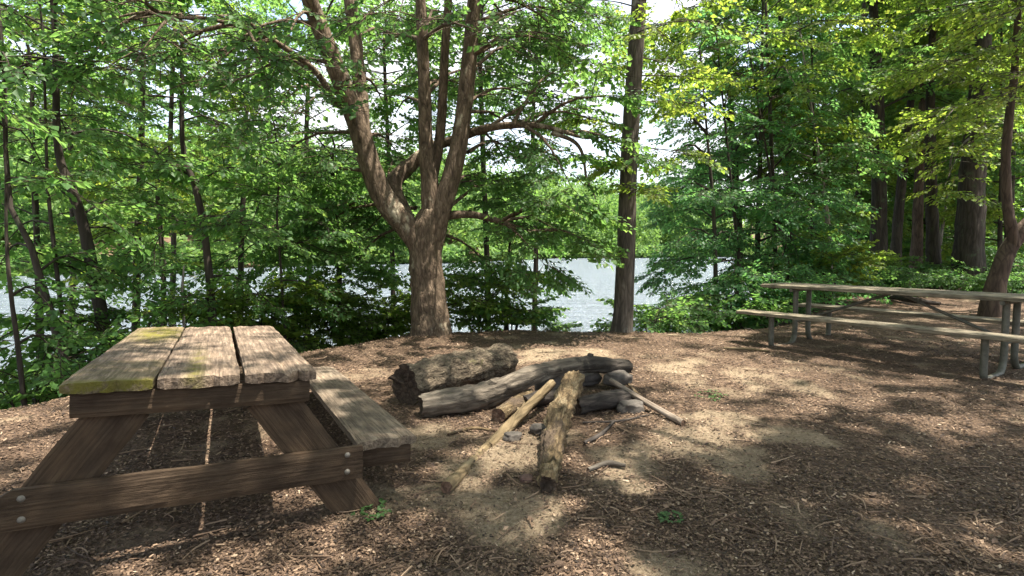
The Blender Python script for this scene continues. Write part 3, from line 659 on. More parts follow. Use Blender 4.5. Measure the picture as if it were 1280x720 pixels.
# five straight trunks in a row
wood_tree('woodland_tree', 'straight dark trunk leftmost of the woodland row behind the table', [(1098, 345), (1099, 250), (1097, 150), (1094, 60), (1090, -20)], 16, .21, 51, LEAF_MID, ext=5, z0=4.6, rad=3.4, nb=14,
          boughs=[((1098, 170), (1010, 190), -2, .9), ((1096, 100), (1000, 100), -3, 1.1), ((1098, 200), (1040, 215), -3, .7)])
wood_tree('woodland_tree', 'slim dark trunk leaning right, second in the woodland row', [(1118, 345), (1122, 280), (1130, 200), (1138, 130), (1146, 40)], 17, .15, 52, LEAF_YEL, ext=5, z0=5.2, rad=3.0, nb=10)
wood_tree('woodland_tree', 'trunk third in the woodland row, close beside a reddish one', [(1145, 347), (1147, 280), (1150, 200), (1154, 120), (1158, 30)], 17.5, .16, 53, LEAF_MID, BARK_RED, ext=5, z0=5.2, rad=3.0, nb=10)
wood_tree('woodland_tree', 'trunk fourth in the woodland row, left of the widest trunk', [(1168, 350), (1166, 290), (1163, 210), (1163, 120), (1166, 20)], 15.5, .17, 54, LEAF_MID, ext=5, z0=4.8, rad=3.2, nb=11)
wood_tree('woodland_tree', 'widest dark trunk of the wood with flared base at right', [(1210, 352), (1210, 320), (1213, 260), (1218, 180), (1226, 90), (1233, 0)], 14.5, .36, 55, LEAF_YEL, ext=5, z0=5.6, rad=4.0, nb=12, tint=.5,
          boughs=[((1222, 90), (1150, 90), -5, .9), ((1220, 130), (1160, 175), -4, .8), ((1216, 150), (1275, 170), -3.5, .8), ((1215, 170), (1180, 235), -3, .6)])
wood_tree('woodland_tree', 'pale thin leaning stem between the woodland trunks', [(1172, 345), (1176, 300), (1184, 240), (1192, 170)], 18.5, .055, 56, LEAF_MID, BARK_PALE, nb=6, ext=3, z0=4, rad=2)
wood_tree('woodland_tree', 'pale slender sapling leaning left among green boughs', [(1041, 345), (1036, 290), (1027, 220), (1018, 160)], 13, .06, 57, LEAF_MID, BARK_PALE, nb=9, ext=3, z0=2.2, rad=1.1)
# saplings of the darker thicket left of them
wood_tree('woodland_sapling', 'thin dark sapling leftmost in the blue green thicket', [(896, 395), (894, 320), (890, 240), (884, 170)], 10.5, .045, 58, LEAF_BLUE, proto='near', nb=20, ext=1.6, z0=1.0, rad=1.3, gap=.34, up0=-.1, profile='cone', boughs=[((890, 240), (838, 250), .2, .45), ((888, 200), (838, 195), -.3, .5), ((886, 170), (830, 150), -.3, .5)])
wood_tree('woodland_sapling', 'thin dark sapling in the middle of the blue green thicket', [(927, 393), (924, 330), (918, 270), (910, 190)], 11.3, .045, 59, LEAF_BLUE, proto='near', nb=24, ext=2.4, z0=.5, rad=1.9, gap=.36, up0=-.1, profile='cone')
wood_tree('woodland_sapling', 'leaning dark sapling right in the blue green thicket', [(992, 375), (985, 330), (972, 270), (960, 200)], 11.8, .045, 60, LEAF_BLUE, proto='near', nb=22, ext=2.4, z0=.5, rad=1.9, gap=.36, up0=-.1, profile='cone')
wood_tree('woodland_sapling', 'slim sapling with bright boughs above the far table end', [(1012, 370), (1014, 300), (1018, 220), (1016, 120)], 13.6, .05, 61, LEAF_YEL, nb=15, ext=2.6, z0=1.4, rad=1.4, tint=.4)
# larger trees behind closing the view
wood_tree('woodland_tree', 'green tree behind the thicket reaching out over the lake', [(925, 380), (923, 280), (915, 160), (908, 20)], 15, .11, 62, LEAF_BLUE, nb=26, ext=4, z0=2.0, rad=2.5, tint=.55)
wood_tree('woodland_tree', 'tall tree behind the thicket with light upper boughs', [(985, 365), (985, 260), (980, 140), (975, 0)], 16, .12, 63, LEAF_MID, nb=22, ext=5, z0=2.4, rad=2.5, tint=.5)
wood_tree('woodland_tree', 'leafy tree behind the row of straight woodland trunks', [(1070, 350), (1072, 260), (1078, 140), (1080, 0)], 21, .12, 64, LEAF_YEL, nb=28, ext=5, z0=1.0, rad=3.6, tint=.35, gap=.5)
wood_tree('woodland_tree', 'leafy tree closing the gap beside the widest trunk', [(1160, 350), (1164, 260), (1160, 140), (1156, 0)], 23, .14, 65, LEAF_MID, nb=28, ext=5, z0=1.0, rad=4.2, gap=.5, proto='coarse')
wood_tree('woodland_tree', 'leafy tree in the far right of the wood behind the reddish trunk', [(1262, 350), (1262, 260), (1266, 140), (1266, 0)], 19, .14, 66, LEAF_MID, nb=28, ext=5, z0=1.0, rad=3.8, gap=.48)
wood_tree('woodland_tree', 'bushy tree behind the thicket filling the wood above the table end', [(945, 370), (947, 300), (950, 200), (952, 90)], 13.2, .07, 72, LEAF_BLUE, nb=26, ext=2, z0=.6, rad=2.3, gap=.4, tint=.6)
wood_tree('woodland_tree', 'bushy tree behind the leftmost trunk of the woodland row', [(1062, 352), (1062, 290), (1064, 200), (1066, 110)], 20, .07, 73, LEAF_YEL, nb=24, ext=2, z0=1.3, rad=2.2, gap=.4, tint=.4)
wood_tree('woodland_tree', 'bushy tree hiding the gap between reddish trunk and widest trunk', [(1250, 350), (1250, 290), (1252, 200), (1252, 90)], 16.5, .07, 74, LEAF_YEL, nb=24, ext=3, z0=.8, rad=2.4, gap=.4, tint=.45)
wood_tree('woodland_tree', 'distant leafy tree low in the middle of the wood', [(1115, 349), (1118, 260), (1116, 140), (1112, 0)], 27, .14, 67, LEAF_YEL, nb=28, ext=4, z0=.6, rad=4.6, gap=.6, tint=.3, proto='coarse')
wood_tree('woodland_tree', 'distant leafy tree deep in the wood right of the thicket', [(1030, 352), (1028, 260), (1030, 140), (1034, 0)], 25, .14, 68, LEAF_MID, nb=28, ext=4, z0=.6, rad=4.4, gap=.6, proto='coarse')
wood_tree('woodland_tree', 'distant leafy tree deep in the wood at the right edge', [(1225, 350), (1224, 260), (1222, 140), (1222, 0)], 28, .14, 69, LEAF_MID, nb=28, ext=4, z0=.6, rad=5.0, gap=.6, proto='coarse')
# bright boughs of nearer trees entering at the top right
wood_tree('woodland_tree', 'tree right of the clearing whose sunlit boughs cross the top corner', [(1420, 400), (1418, 250), (1410, 100), (1404, -60)], 9.5, .17, 70, LEAF_YEL, proto='near', nb=8, ext=4, z0=5.2, rad=3.0, gap=.34, tint=.55,
          boughs=[((1408, 60), (1180, 80), -.8, 1.0), ((1410, 90), (1250, 120), -1.8, .7), ((1405, 20), (1120, 20), .4, 1.0), ((1404, 0), (1250, 20), -1.5, 1.0)])
wood_tree('woodland_tree', 'reddish crooked trunk leaning right at the right picture edge', [(1238, 398), (1244, 360), (1256, 322), (1275, 290), (1300, 262), (1330, 200), (1345, 60)], 9.2, .145, 71, LEAF_MID, BARK_RED, proto='near', nb=8, ext=3, z0=4.2, rad=2.4, gap=.34)
# upright second stem of the crooked trunk belongs to that tree
crook = [o for o in bpy.data.objects if o.get('label', '').startswith('reddish crooked')][0]
mbx = MB(); Yc = 9.15
tube(mbx, [at(1268, 308, Yc), at(1264, 285, Yc), at(1259, 255, Yc), at(1257, 200, Yc), at(1261, 150, Yc), at(1268, 90, Yc), at(1274, -10, Yc-.1), at(1280, -160, Yc-.2)], [.08, .078, .07, .065, .06, .052, .045, .02], 12, 40, .10, 9, ridge=.03)
link('limb', mbx.mesh('limb', shift=np.array(crook.location)), BARK_RED, crook)

# tree whose light green boughs hang at upper middle-right (trunk among the thicket)
T = Tree(np.array([6.3, 13.2, gz(6.3, 13.2)-.05]), BARK_DARK, LEAF_YEL, 'mid', 81, .52)
T.auto((5.2, 12.4, 10.5), .05, 4.0, 10.2, 3.0, 24, .36, up0=-.1, up1=.6)
T.build('woodland_tree', 'tree with yellow green boughs high above the thicket beside the water', group='trees of the wood on the right')

# ---- trees that stand behind and beside the camera and shade the clearing
def shade_tree(x, y, h, z0, rad, nb, seed, label, leaf=LEAF_MID, r=.2):
    T = Tree(np.array([x, y, gz(x, y)-.05]), BARK_DARK, leaf, 'mid', seed, .45)
    T.auto((x+.3, y+.2, h), r, z0, h*.97, rad, nb, .42, wfac=.36, up0=.05, up1=.8)
    T.build('shade_tree', label, group='tall trees shading the clearing')
shade_tree(5.6, 1.0, 12.5, 6.0, 5.4, 36, 91, 'tall tree standing right of the clearing near the metal legged table')
shade_tree(1.4, -2.2, 13, 6.2, 6.0, 40, 92, 'tall tree standing behind the viewpoint of the clearing')
shade_tree(-3.4, -1.2, 12, 5.6, 5.4, 32, 93, 'tall tree standing on the left behind the mossy table')
shade_tree(8.2, 5.4, 13, 5.8, 4.4, 26, 94, 'tall tree standing beyond the metal legged table on the right')

# ------------------------------------------------------------------ far shore wood
rng = np.random.default_rng(9); mb = MB()
for j in range(860):
    x = rng.uniform(-135, 75); t = rng.uniform(0, 85) if j < 500 else (rng.uniform(-1.5, 2.5) if j % 5 < 3 else rng.uniform(2, 40))
    y = float(shore_y(x))+1.5+t
    if y < 28: continue
    z = gz(x, y); h = rng.uniform(11, 17)+t*.04+(2.5 if x < -10 else 0); rx = rng.uniform(3.0, 5.2)
    if rng.random() < .25 and t < 12: h *= .45
    n = 460
    if j >= 500: h = rng.uniform(2.0, 4.5); rx = rng.uniform(1.8, 3.2); n = 200; z = max(z, -2.9)-.3
    u = rng.normal(0, 1, (n, 3)); u /= np.linalg.norm(u, axis=1)[:, None]
    lob = 1+.28*np.sin(u[:, 0]*5+j)*np.sin(u[:, 2]*6+j*2)+rng.normal(0, .10, n)
    c = np.array([x, y, z+h*.55])+u*lob[:, None]*np.array([rx, rx, h*.5])*np.cbrt(rng.uniform(.45, 1, n))[:, None]
    c = c[c[:, 2] > z+.1]; n = len(c); s_ = rng.uniform(.30, .70, n)[:, None]
    a = rng.normal(0, 1, (n, 3)); a /= np.linalg.norm(a, axis=1)[:, None]; w = np.cross(a, rng.normal(0, 1, (n, 3))); w /= np.linalg.norm(w, axis=1)[:, None]
    V = np.stack([c-a*s_, c+w*s_*.6, c+a*s_, c-w*s_*.6], 1)
    mb.add(V.reshape(-1, 3), np.arange(4*n).reshape(-1, 4), 0, np.clip(rng.normal(.3+.5*rng.random(), .12, n), 0, 1))
tag(link('far_woods', mb.mesh('far_woods', False), LEAF_FAR), 'bright green wood along the far shore of the lake', 'woods', kind='stuff')

mb = MB()                             # the depth of the wood beyond the trees one can tell apart
for j in range(190):
    y = rng.uniform(30, 62); x = y*rng.uniform(.30, 1.12)
    if bank_dist(np.array([x]), np.array([y]))[0] < -6: continue
    z = gz(x, y); h = rng.uniform(9, 17); rx = rng.uniform(2.2, 4.0); n = 420
    if rng.random() < .45: h = rng.uniform(3, 6)
    u = rng.normal(0, 1, (n, 3)); u /= np.linalg.norm(u, axis=1)[:, None]
    c = np.array([x, y, z+h*.52])+u*np.array([rx, rx, h*.52])*np.cbrt(rng.uniform(.2, 1, n))[:, None]
    c = c[c[:, 2] > z+.1]; n = len(c); s_ = rng.uniform(.13, .34, n)[:, None]
    a = rng.normal(0, 1, (n, 3)); a /= np.linalg.norm(a, axis=1)[:, None]; w = np.cross(a, rng.normal(0, 1, (n, 3))); w /= np.linalg.norm(w, axis=1)[:, None]
    V = np.stack([c-a*s_, c+w*s_*.7, c+a*s_, c-w*s_*.7], 1)
    mb.add(V.reshape(-1, 3), np.arange(4*n).reshape(-1, 4), 0, np.clip(rng.normal(.2+.4*rng.random(), .12, n), 0, 1))
tag(link('deep_woods', mb.mesh('deep_woods', False), LEAF_MID), 'dense green depth of the wood behind the trunks on the right', 'woods', kind='stuff')

# ------------------------------------------------------------------ picnic tables
WOOD_TOP = wood_mat('weathered_board', (.065, .048, .037), (.17, .128, .094), (.32, .25, .19), moss=(.135, .12, .022))
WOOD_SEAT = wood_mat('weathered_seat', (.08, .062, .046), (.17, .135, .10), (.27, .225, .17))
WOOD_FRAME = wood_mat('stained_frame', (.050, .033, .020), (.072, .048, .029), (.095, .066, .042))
WOOD_GREY = wood_mat('grey_green_board', (.085, .075, .054), (.20, .175, .128), (.34, .295, .215))
m, nt, b = newmat('galvanised'); b.inputs['Metallic'].default_value = .35; b.inputs['Roughness'].default_value = .6
c = ramp(nt, [(.3, (.06, .06, .045)), (.6, (.13, .125, .098)), (.75, (.19, .145, .10))], ntex(nt, coords(nt, (1, 1, 1)), 14, 6, .7)).outputs[0]
nt.links.new(c, b.inputs['Base Color']); METAL = m
m, nt, b = newmat('bolt_steel'); b.inputs['Metallic'].default_value = .5; b.inputs['Roughness'].default_value = .7; b.inputs['Base Color'].default_value = (.20, .18, .15, 1); BOLT = m

def board(name, mat, parent, A, B, width, thick, side, seed=0, rot0=.0, rot1=.0, moss=None, crack=None, warp=.004):
    """a plank from A to B (local points on its centre line), `side` = direction of its width; grain runs along local X"""
    A, B, side = np.asarray(A, float), np.asarray(B, float), np.asarray(side, float)
    X_ = B-A; L = np.linalg.norm(X_); X_ /= L; Y_ = side-X_*side.dot(X_); Y_ /= np.linalg.norm(Y_); Z_ = np.cross(X_, Y_)
    rg = np.random.default_rng(seed+500)
    nl = max(8, int(L/.035)); nw = max(5, int(width/.022))
    xs = np.linspace(0, L, nl+1); ws = np.linspace(-width/2, width/2, nw+1); bv = min(.006, thick*.2)
    def wav(x, w, s): return mnoise.noise(Vector((x*2.2+seed*3.7, w*9+seed, s*5.0)))
    V = []; ring = []
    prof = [(w, 1) for w in ws]+[(w, -1) for w in ws[::-1]]
    nP = len(prof)
    e0 = [(abs(mnoise.noise(Vector((w*38+seed, 1.3, 0))))*1.0+.5*abs(mnoise.noise(Vector((w*110+seed, 4.3, 0)))))*rot0 for w in ws]
    e1 = [(abs(mnoise.noise(Vector((w*38+seed, 7.9, 0))))*1.0+.5*abs(mnoise.noise(Vector((w*110+seed, 9.3, 0)))))*rot1 for w in ws]
    mv = []
    for i_, x in enumerate(xs):
        for k_, (w, s) in enumerate(prof):
            kk = k_ if k_ <= nw else 2*nw+1-k_
            u = x/L
            xx = x+e0[kk]*max(0, 1-x/.12)-e1[kk]*max(0, 1-(L-x)/.12)
            edge = (abs(w) > width/2-1e-6)
            hz = thick/2*s-(bv*s if edge else 0)
            endr = max(0, 1-min(x, L-x)/.04)
            hz += warp*wav(x, w, s)+(.0035*mnoise.noise(Vector((x*24, w*60, seed+s)))) - (s > 0)*endr*(.25*thick*abs(mnoise.noise(Vector((w*45, seed*2.1, 3)))) if rot0 or rot1 else .003)
            wy = w+(.004*mnoise.noise(Vector((x*7, seed*1.7, w*3))) if edge else 0)
            if crack is not None and s > 0 and crack[1] <= x <= crack[2] and abs(w-crack[0]) < width/nw*.55: hz -= .014
            V.append((xx, wy, hz)); mv.append(moss(xx, wy) if moss else 0)
    i, k = np.meshgrid(np.arange(nl), np.arange(nP), indexing='ij'); k2 = (k+1) % nP
    f = np.stack([i*nP+k, (i+1)*nP+k, (i+1)*nP+k2, i*nP+k2], -1).reshape(-1, 4)
    mbb = MB(); mbb.add(V, f)
    V = np.array(V)
    for e, fl in ((0, 0), (nl, 1)):
        rv = V[e*nP:(e+1)*nP]; ff = [(q, q+1, nP-2-q, nP-1-q) for q in range(nw)]
        ff = np.array(ff)
        if fl: ff = ff[:, ::-1]
        mbb.add(rv, ff); mv += mv[e*nP:(e+1)*nP]
    me = mbb.mesh(name, False)
    if moss:
        a_ = me.attributes.new('moss', 'FLOAT', 'POINT'); a_.data.foreach_set('value', np.array(mv, np.float32))
    M = Matrix(((X_[0], Y_[0], Z_[0], A[0]), (X_[1], Y_[1], Z_[1], A[1]), (X_[2], Y_[2], Z_[2], A[2]), (0, 0, 0, 1)))
    return link(name, me, mat, parent, M)

def bolt(parent, p):           # domed bolt head with washer, in the parent board's local frame
    mbb = MB(); a = np.linspace(0, 2*np.pi, 14, endpoint=False)
    P = []
    for r, h in ((.012, 0), (.012, .002), (.009, .0025), (.008, .006), (.004, .008)): P.append(np.stack([np.cos(a)*r, np.sin(a)*r, np.full(14, h)], -1))
    V = np.concatenate(P+[np.array([[0, 0, .0083]])]); f = [(q*14+k, q*14+(k+1) % 14, (q+1)*14+(k+1) % 14, (q+1)*14+k) for q in range(4) for k in range(14)]
    mbb.add(V, f); mbb.add(np.vstack([P[-1], [[0, 0, .0083]]]), np.array([(k, (k+1) % 14, 14) for k in range(14)]))
    return link('bolt', mbb.mesh('bolt'), BOLT, parent, p)

# near table: fitted pose; local X across, Y along, Z up, origin at the near end of the top
def Rm(a, b, c): return Matrix.Rotation(a, 3, 'Z') @ Matrix.Rotation(b, 3, 'X') @ Matrix.Rotation(c, 3, 'Y')
RT = Rm(.483, -.043, .054); pos = Vector((-1.189, 2.1, .691)); TL = 2.2
OFF = Vector((0, TL/2, -.70))
root = tag(empty('picnic_table', pos+RT @ OFF, RT), 'weathered mossy wooden picnic table with one bench beside the log pile', 'picnic table')
def lp(x, y, z): return np.array([x, y, z])-np.array(OFF)
def moss_l(x, w):
    near = max(0, 1-x/.10)*1.1; far = math.exp(-(((x-1.75)/.42)**2+((w+.02)/.12)**2))*1.25
    return min(1, max(near, far, .22*(x < .5)))
def moss_m(x, w): return min(1, math.exp(-(((x-.25)/.5)**2+((w-.02)/.03)**2))*.8)
board('tabletop_plank', WOOD_TOP, root, lp(-.29, 0, -.02), lp(-.29, TL, -.02), .277, .042, (-1, 0, 0), 1, .05, .03, lambda x, w: moss_l(x, w))['label'] = 'plank with yellow green moss'
board('tabletop_plank', WOOD_TOP, root, lp(-.001, .005, -.021), lp(-.001, TL-.01, -.021), .280, .042, (-1, 0, 0), 2, .035, .03, moss_m)
board('tabletop_plank', WOOD_TOP, root, lp(.293, .0, -.02), lp(.293, TL-.02, -.02), .270, .042, (-1, 0, 0), 3, .06, .04, lambda x, w: 0.0, crack=(-.02, 0, .9))
board('bench_seat', WOOD_SEAT, root, lp(.757, .075, -.362), lp(.757, TL+.05, -.362), .275, .042, (-1, 0, 0), 4, .06, .03)
def frame(y, s):        # s=+1: the beams' outer faces look towards -Y (near end)
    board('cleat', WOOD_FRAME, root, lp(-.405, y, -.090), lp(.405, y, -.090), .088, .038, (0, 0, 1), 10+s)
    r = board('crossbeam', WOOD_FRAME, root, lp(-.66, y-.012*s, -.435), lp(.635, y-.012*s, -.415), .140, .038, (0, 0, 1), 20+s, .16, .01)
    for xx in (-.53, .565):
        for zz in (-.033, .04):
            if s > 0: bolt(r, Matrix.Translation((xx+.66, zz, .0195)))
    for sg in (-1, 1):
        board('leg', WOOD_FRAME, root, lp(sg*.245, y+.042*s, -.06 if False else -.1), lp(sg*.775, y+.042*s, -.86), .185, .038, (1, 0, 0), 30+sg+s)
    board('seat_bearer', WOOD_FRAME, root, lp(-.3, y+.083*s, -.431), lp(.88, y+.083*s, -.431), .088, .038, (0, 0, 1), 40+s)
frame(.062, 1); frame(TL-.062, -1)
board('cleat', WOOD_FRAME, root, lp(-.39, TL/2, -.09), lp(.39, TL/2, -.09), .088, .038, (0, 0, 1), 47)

# far table on bent pipe frames
a2 = -.982; RT2 = Matrix.Rotation(a2, 3, 'Z') @ Matrix.Rotation(-.011, 3, 'Y')
root = tag(empty('pipe_frame_picnic_table', (3.42, 7.293, -.063), RT2), 'long grey plank picnic table with two benches on bent metal pipe legs', 'picnic table')
L2 = 2.85; HT, HS = .745, .44
for k, y in enumerate((-.147, .147)):
    board('tabletop_plank', WOOD_GREY, root, (0, y, HT-.022), (L2, y, HT-.022), .285, .044, (0, 1, 0), 60+k, .02, .02)
for k, y in enumerate((-.67, .67)):
    board('bench_seat', WOOD_GREY, root, (0, y, HS-.021), (L2, y, HS-.021), .25, .042, (0, 1, 0), 64+k, .02, .02)
for x in (.39, 2.41):
    for sg in (-1, 1):
        mbb = MB(); r = .030
        tube(mbb, [(x, sg*.66, HS-.043), (x, sg*.66, .12), (x, sg*.645, .045), (x, sg*.57, .012), (x, sg*.35, .012), (x, sg*.24, .02), (x, sg*.17, .09), (x, sg*.15, .2), (x, sg*.15, HT-.1), (x, sg*.15, HT-.045)],
             [r]*10, 12, 64)
        link('leg', mbb.mesh('leg'), METAL, root)
    mbb = MB(); tube(mbb, [(x, -.27, HT-.06), (x, .27, HT-.06)], [.022, .022], 10, 3); link('cleat', mbb.mesh('cleat'), METAL, root)
    mbb = MB(); tube(mbb, [(x, -.16, .30), (x, .16, .30)], [.018, .018], 10, 3); link('crossbar', mbb.mesh('crossbar'), METAL, root)
    mbb = MB(); tube(mbb, [(x, 0, .30), (L2/2+(.05 if x > 1 else -.05), 0, HT-.05)], [.016, .016], 8, 3); link('brace', mbb.mesh('brace'), METAL, root)

# ------------------------------------------------------------------ logs and fire pit
def log_mat(name, *a, **k):
    m = bark_mat(name, *a, **k); return m
def logs(name, label, pts, rad, mat, endmat, seed, n=22, seg=None, lump=.12, fr=7, hollow=False, ridge=.03, stubs=()):
    P = np.asarray(pts, float); c = P.mean(0); mbb = MB()
    seg = seg or 40
    C = spline(P, seg); r = np.interp(np.linspace(0, 1, seg), np.linspace(0, 1, len(rad)), rad)
    # body without caps, then rough cut ends in their own material
    o = MB(); tube(o, P, rad, n, seg, lump, seed, cap=False, fr=fr, ridge=ridge)
    V = o.v[0]; F = o.f[4][0]; rg = np.random.default_rng(seed)
    T0 = C[1]-C[0]; T0 /= np.linalg.norm(T0); T1 = C[-1]-C[-2]; T1 /= np.linalg.norm(T1)
    V[:n] += T0*rg.normal(0, rad[0]*.10, (n, 1)); V[-n:] += T1*rg.normal(0, rad[-1]*.13, (n, 1))
    mbb.add(V, F, 0)
    for ring, cc, Td, s in ((V[:n], C[0], -T0, -1), (V[-n:], C[-1], T1, 1)):
        rr = np.linalg.norm(ring-cc, axis=1).mean()
        in1 = cc+(ring-cc)*.82-Td*rr*.04; in2 = cc+(ring-cc)*.4-Td*rr*(.5 if hollow else .08); ce = (cc-Td*rr*(.7 if hollow else .10))[None]
        VV = np.vstack([ring, in1, in2, ce]); ff = []
        for q in range(2):
            for k in range(n):
                t = (q*n+k, q*n+(k+1) % n, (q+1)*n+(k+1) % n, (q+1)*n+k); ff.append(t if s > 0 else t[::-1])
        mbb.add(VV, np.array(ff), 1)
        ft = [((2*n+k), 2*n+(k+1) % n, 3*n) if s > 0 else (2*n+(k+1) % n, 2*n+k, 3*n) for k in range(n)]
        mbb.add(VV, np.array(ft), 1)
    for t_, an_, l_, k_ in stubs:                    # broken branch stubs
        i_ = int(t_*(seg-1)); T_ = C[min(i_+1, seg-1)]-C[i_-1]; T_ /= np.linalg.norm(T_); h_ = np.cross(T_, [0, 0, 1.]); h_ /= np.linalg.norm(h_); u_ = np.cross(h_, T_)
        dv_ = h_*math.cos(an_)+u_*math.sin(an_)+T_*.4; dv_ /= np.linalg.norm(dv_)
        tube(mbb, [C[i_]+dv_*r[i_]*.6, C[i_]+dv_*(r[i_]+l_*.4), C[i_]+dv_*(r[i_]+l_)], [r[i_]*k_*1.5, r[i_]*k_*1.05, r[i_]*k_*.9], 10, 6, .15, seed+3, 0)
    # align the grain with the log: object's Z along the log
    d = Vector(P[-1]-P[0]).normalized(); q = Vector((0, 0, 1)).rotation_difference(d); Mw = Matrix.Translation(Vector(c)) @ q.to_matrix().to_4x4()
    me = mbb.mesh(name); me.transform(Mw.inverted())
    ob = link(name, me, [mat, endmat]); ob.matrix_world = Mw
    return tag(ob, label, 'stick' if 'stick' in name else 'log')
LOGBARK = log_mat('log_bark', (.035, .026, .018), (.155, .12, .083), (.33, .265, .18), (.18, .17, .06), .62, sc=(1, 1, .5), s=26, bs=1.6)
LOGGREY = log_mat('log_grey', (.028, .023, .019), (.10, .085, .068), (.22, .19, .155), None, sc=(1, 1, .12), s=12)
LOGCURVE = log_mat('log_burnt_grey', (.035, .029, .023), (.145, .12, .092), (.29, .245, .19), (.24, .20, .14), .62, sc=(1, 1, .14), s=13, bs=1.2, char=.48)
LOGPALE = log_mat('log_pale', (.08, .058, .032), (.19, .14, .078), (.31, .24, .145), (.2, .19, .06), .66, sc=(1, 1, .15), s=14)
LOGTAN = log_mat('log_bare_tan', (.13, .10, .075), (.25, .20, .155), (.36, .30, .24), None, sc=(1, 1, .12), s=12)
LOGROT = log_mat('log_rotten', (.03, .02, .013), (.17, .12, .065), (.36, .29, .18), (.09, .065, .045), .52, sc=(1, 1, .4), s=20, bs=1.5)
LOGCHAR = log_mat('log_charred', (.015, .013, .012), (.05, .042, .036), (.11, .09, .075), None, sc=(1, 1, .2), s=14)
ENDDARK = log_mat('log_end_dark', (.03, .022, .016), (.07, .05, .036), (.12, .085, .06), None, s=18)
ENDRED = log_mat('log_end', (.07, .04, .028), (.15, .09, .06), (.24, .16, .11), None, s=18)
def gpt(px, py, h=0.0):
    p = gp(px, py); return np.array([p[0], p[1], gz(p[0], p[1])+h])
A = at(506, 483, 4.12); B_ = at(632, 450, 5.0)
logs('bark_log', 'thick short bark covered log lying behind the curved log', [A, (A+B_)/2+[0, 0, .01], B_], [.155, .155, .15, .145], LOGBARK, ENDDARK, 1, 44, 90, .15, 13, ridge=.06, stubs=[(.35, .9, .02, .28), (.7, 2.2, .03, .22)])
logs('curved_log', 'long curved grey log arching over the fire pit', [gpt(526, 520, .07), gpt(575, 515, .085), gpt(618, 507, .10), at(655, 473, 4.15), at(700, 460, 4.4), at(745, 456, 4.55), at(786, 459, 4.7)],
     [.080, .092, .090, .075, .062, .068, .055], LOGCURVE, ENDDARK, 2, 36, 110, .17, 11, ridge=.08, stubs=[(.30, 1.2, .03, .35), (.62, .2, .05, .3), (.8, 2.0, .03, .4)])
logs('thin_log', 'long thin yellowish log propped from the ground onto the pile', [gpt(558, 618, .035), at(600, 570, 3.15), at(645, 524, 3.55), at(690, 479, 4.0)], [.030, .034, .035, .028], LOGPALE, ENDRED, 3, 18, 60, .12, 9, ridge=.05, stubs=[(.4, 1.0, .02, .4), (.72, 2.4, .015, .4)])
logs('rotten_log', 'rotten flaking log with a hollow broken end facing front', [gpt(684, 617, .045), at(690, 565, 3.05), at(700, 520, 3.45), at(717, 474, 3.95)], [.044, .058, .074, .066], LOGROT, ENDDARK, 4, 40, 110, .34, 13, hollow=True, ridge=.14)
logs('stick', 'thin bare stick sloping to the ground right of the fire pit', [gpt(854, 532, .018), at(808, 503, 3.95), at(763, 475, 4.2)], [.021, .023, .018], LOGTAN, ENDRED, 5, 12, 30, .05)
logs('short_log', 'short brown log end lying between curved log and thin log', [gpt(622, 528, .045), gpt(662, 503, .05)], [.05, .055, .05], LOGROT, ENDRED, 6, 18, 24, .1)
logs('charred_log', 'charred log lying crosswise beneath the curved log', [gpt(722, 518, .055), gpt(755, 513, .075), gpt(790, 505, .06)], [.055, .062, .05], LOGCHAR, ENDDARK, 7, 18, 26, .14)
logs('charred_log', 'blackened short log underneath in the middle of the pile', [gpt(655, 512, .05), gpt(700, 500, .07)], [.05, .06, .05], LOGCHAR, ENDDARK, 8, 18, 24, .14)
logs('stick', 'reddish stick leaning behind the bare stick at the pit', [gpt(800, 498, .015), at(776, 470, 4.75)], [.013, .014, .01], LOGROT, ENDRED, 9, 9, 14, .05)
logs('stick', 'thin dark twig lying on the ground by the charred log', [gpt(728, 530, .01), gpt(775, 528, .012), gpt(812, 520, .01)], [.006, .008, .005], LOGCHAR, ENDDARK, 10, 8, 16, .05)
logs('stick', 'pale bent stick lying on the litter in front of the long bench', [gpt(905, 436, .02), gpt(940, 438, .02), gpt(962, 441, .02)], [.012, .016, .012], LOGPALE, ENDRED, 11, 8, 16, .05)
logs('fallen_branch', 'dark fallen branch lying on the wood floor beyond the table', [gpt(1105, 372, .05), gpt(1140, 381, .10), gpt(1175, 384, .06)], [.05, .06, .035], LOGCHAR, ENDDARK, 12, 10, 20, .1)

logs('stick', 'short broken branch lying beside the hollow end of the rotten log', [gpt(735, 590, .012), gpt(760, 583, .018), gpt(782, 585, .012)], [.012, .016, .010], LOGGREY, ENDRED, 13, 10, 16, .12)
logs('stick', 'curved brown stick lying in front of the curved log left end', [gpt(560, 545, .010), gpt(590, 538, .014), gpt(618, 540, .010)], [.009, .011, .007], LOGROT, ENDRED, 14, 9, 16, .1)
logs('stick', 'dark stick lying across the bare soil right of the rotten log', [gpt(730, 556, .010), gpt(752, 545, .016), gpt(768, 528, .012)], [.012, .013, .008], LOGCHAR, ENDDARK, 15, 9, 16, .1)
m, nt, b = newmat('field_stone')
c = ramp(nt, [(.3, (.035, .03, .026)), (.55, (.085, .072, .06)), (.75, (.15, .13, .11))], ntex(nt, coords(nt, (1, 1, 1)), 11, 8, .7)).outputs[0]
nt.links.new(c, b.inputs['Base Color']); b.inputs['Roughness'].default_value = .9; bump(nt, ntex(nt, coords(nt, (1, 1, 1)), 30, 6, .7), .6, .01, b); STONE = m
m, nt, b = newmat('reddish_stone')
c = ramp(nt, [(.3, (.06, .035, .026)), (.6, (.15, .085, .065))], ntex(nt, coords(nt, (1, 1, 1)), 11, 8, .7)).outputs[0]
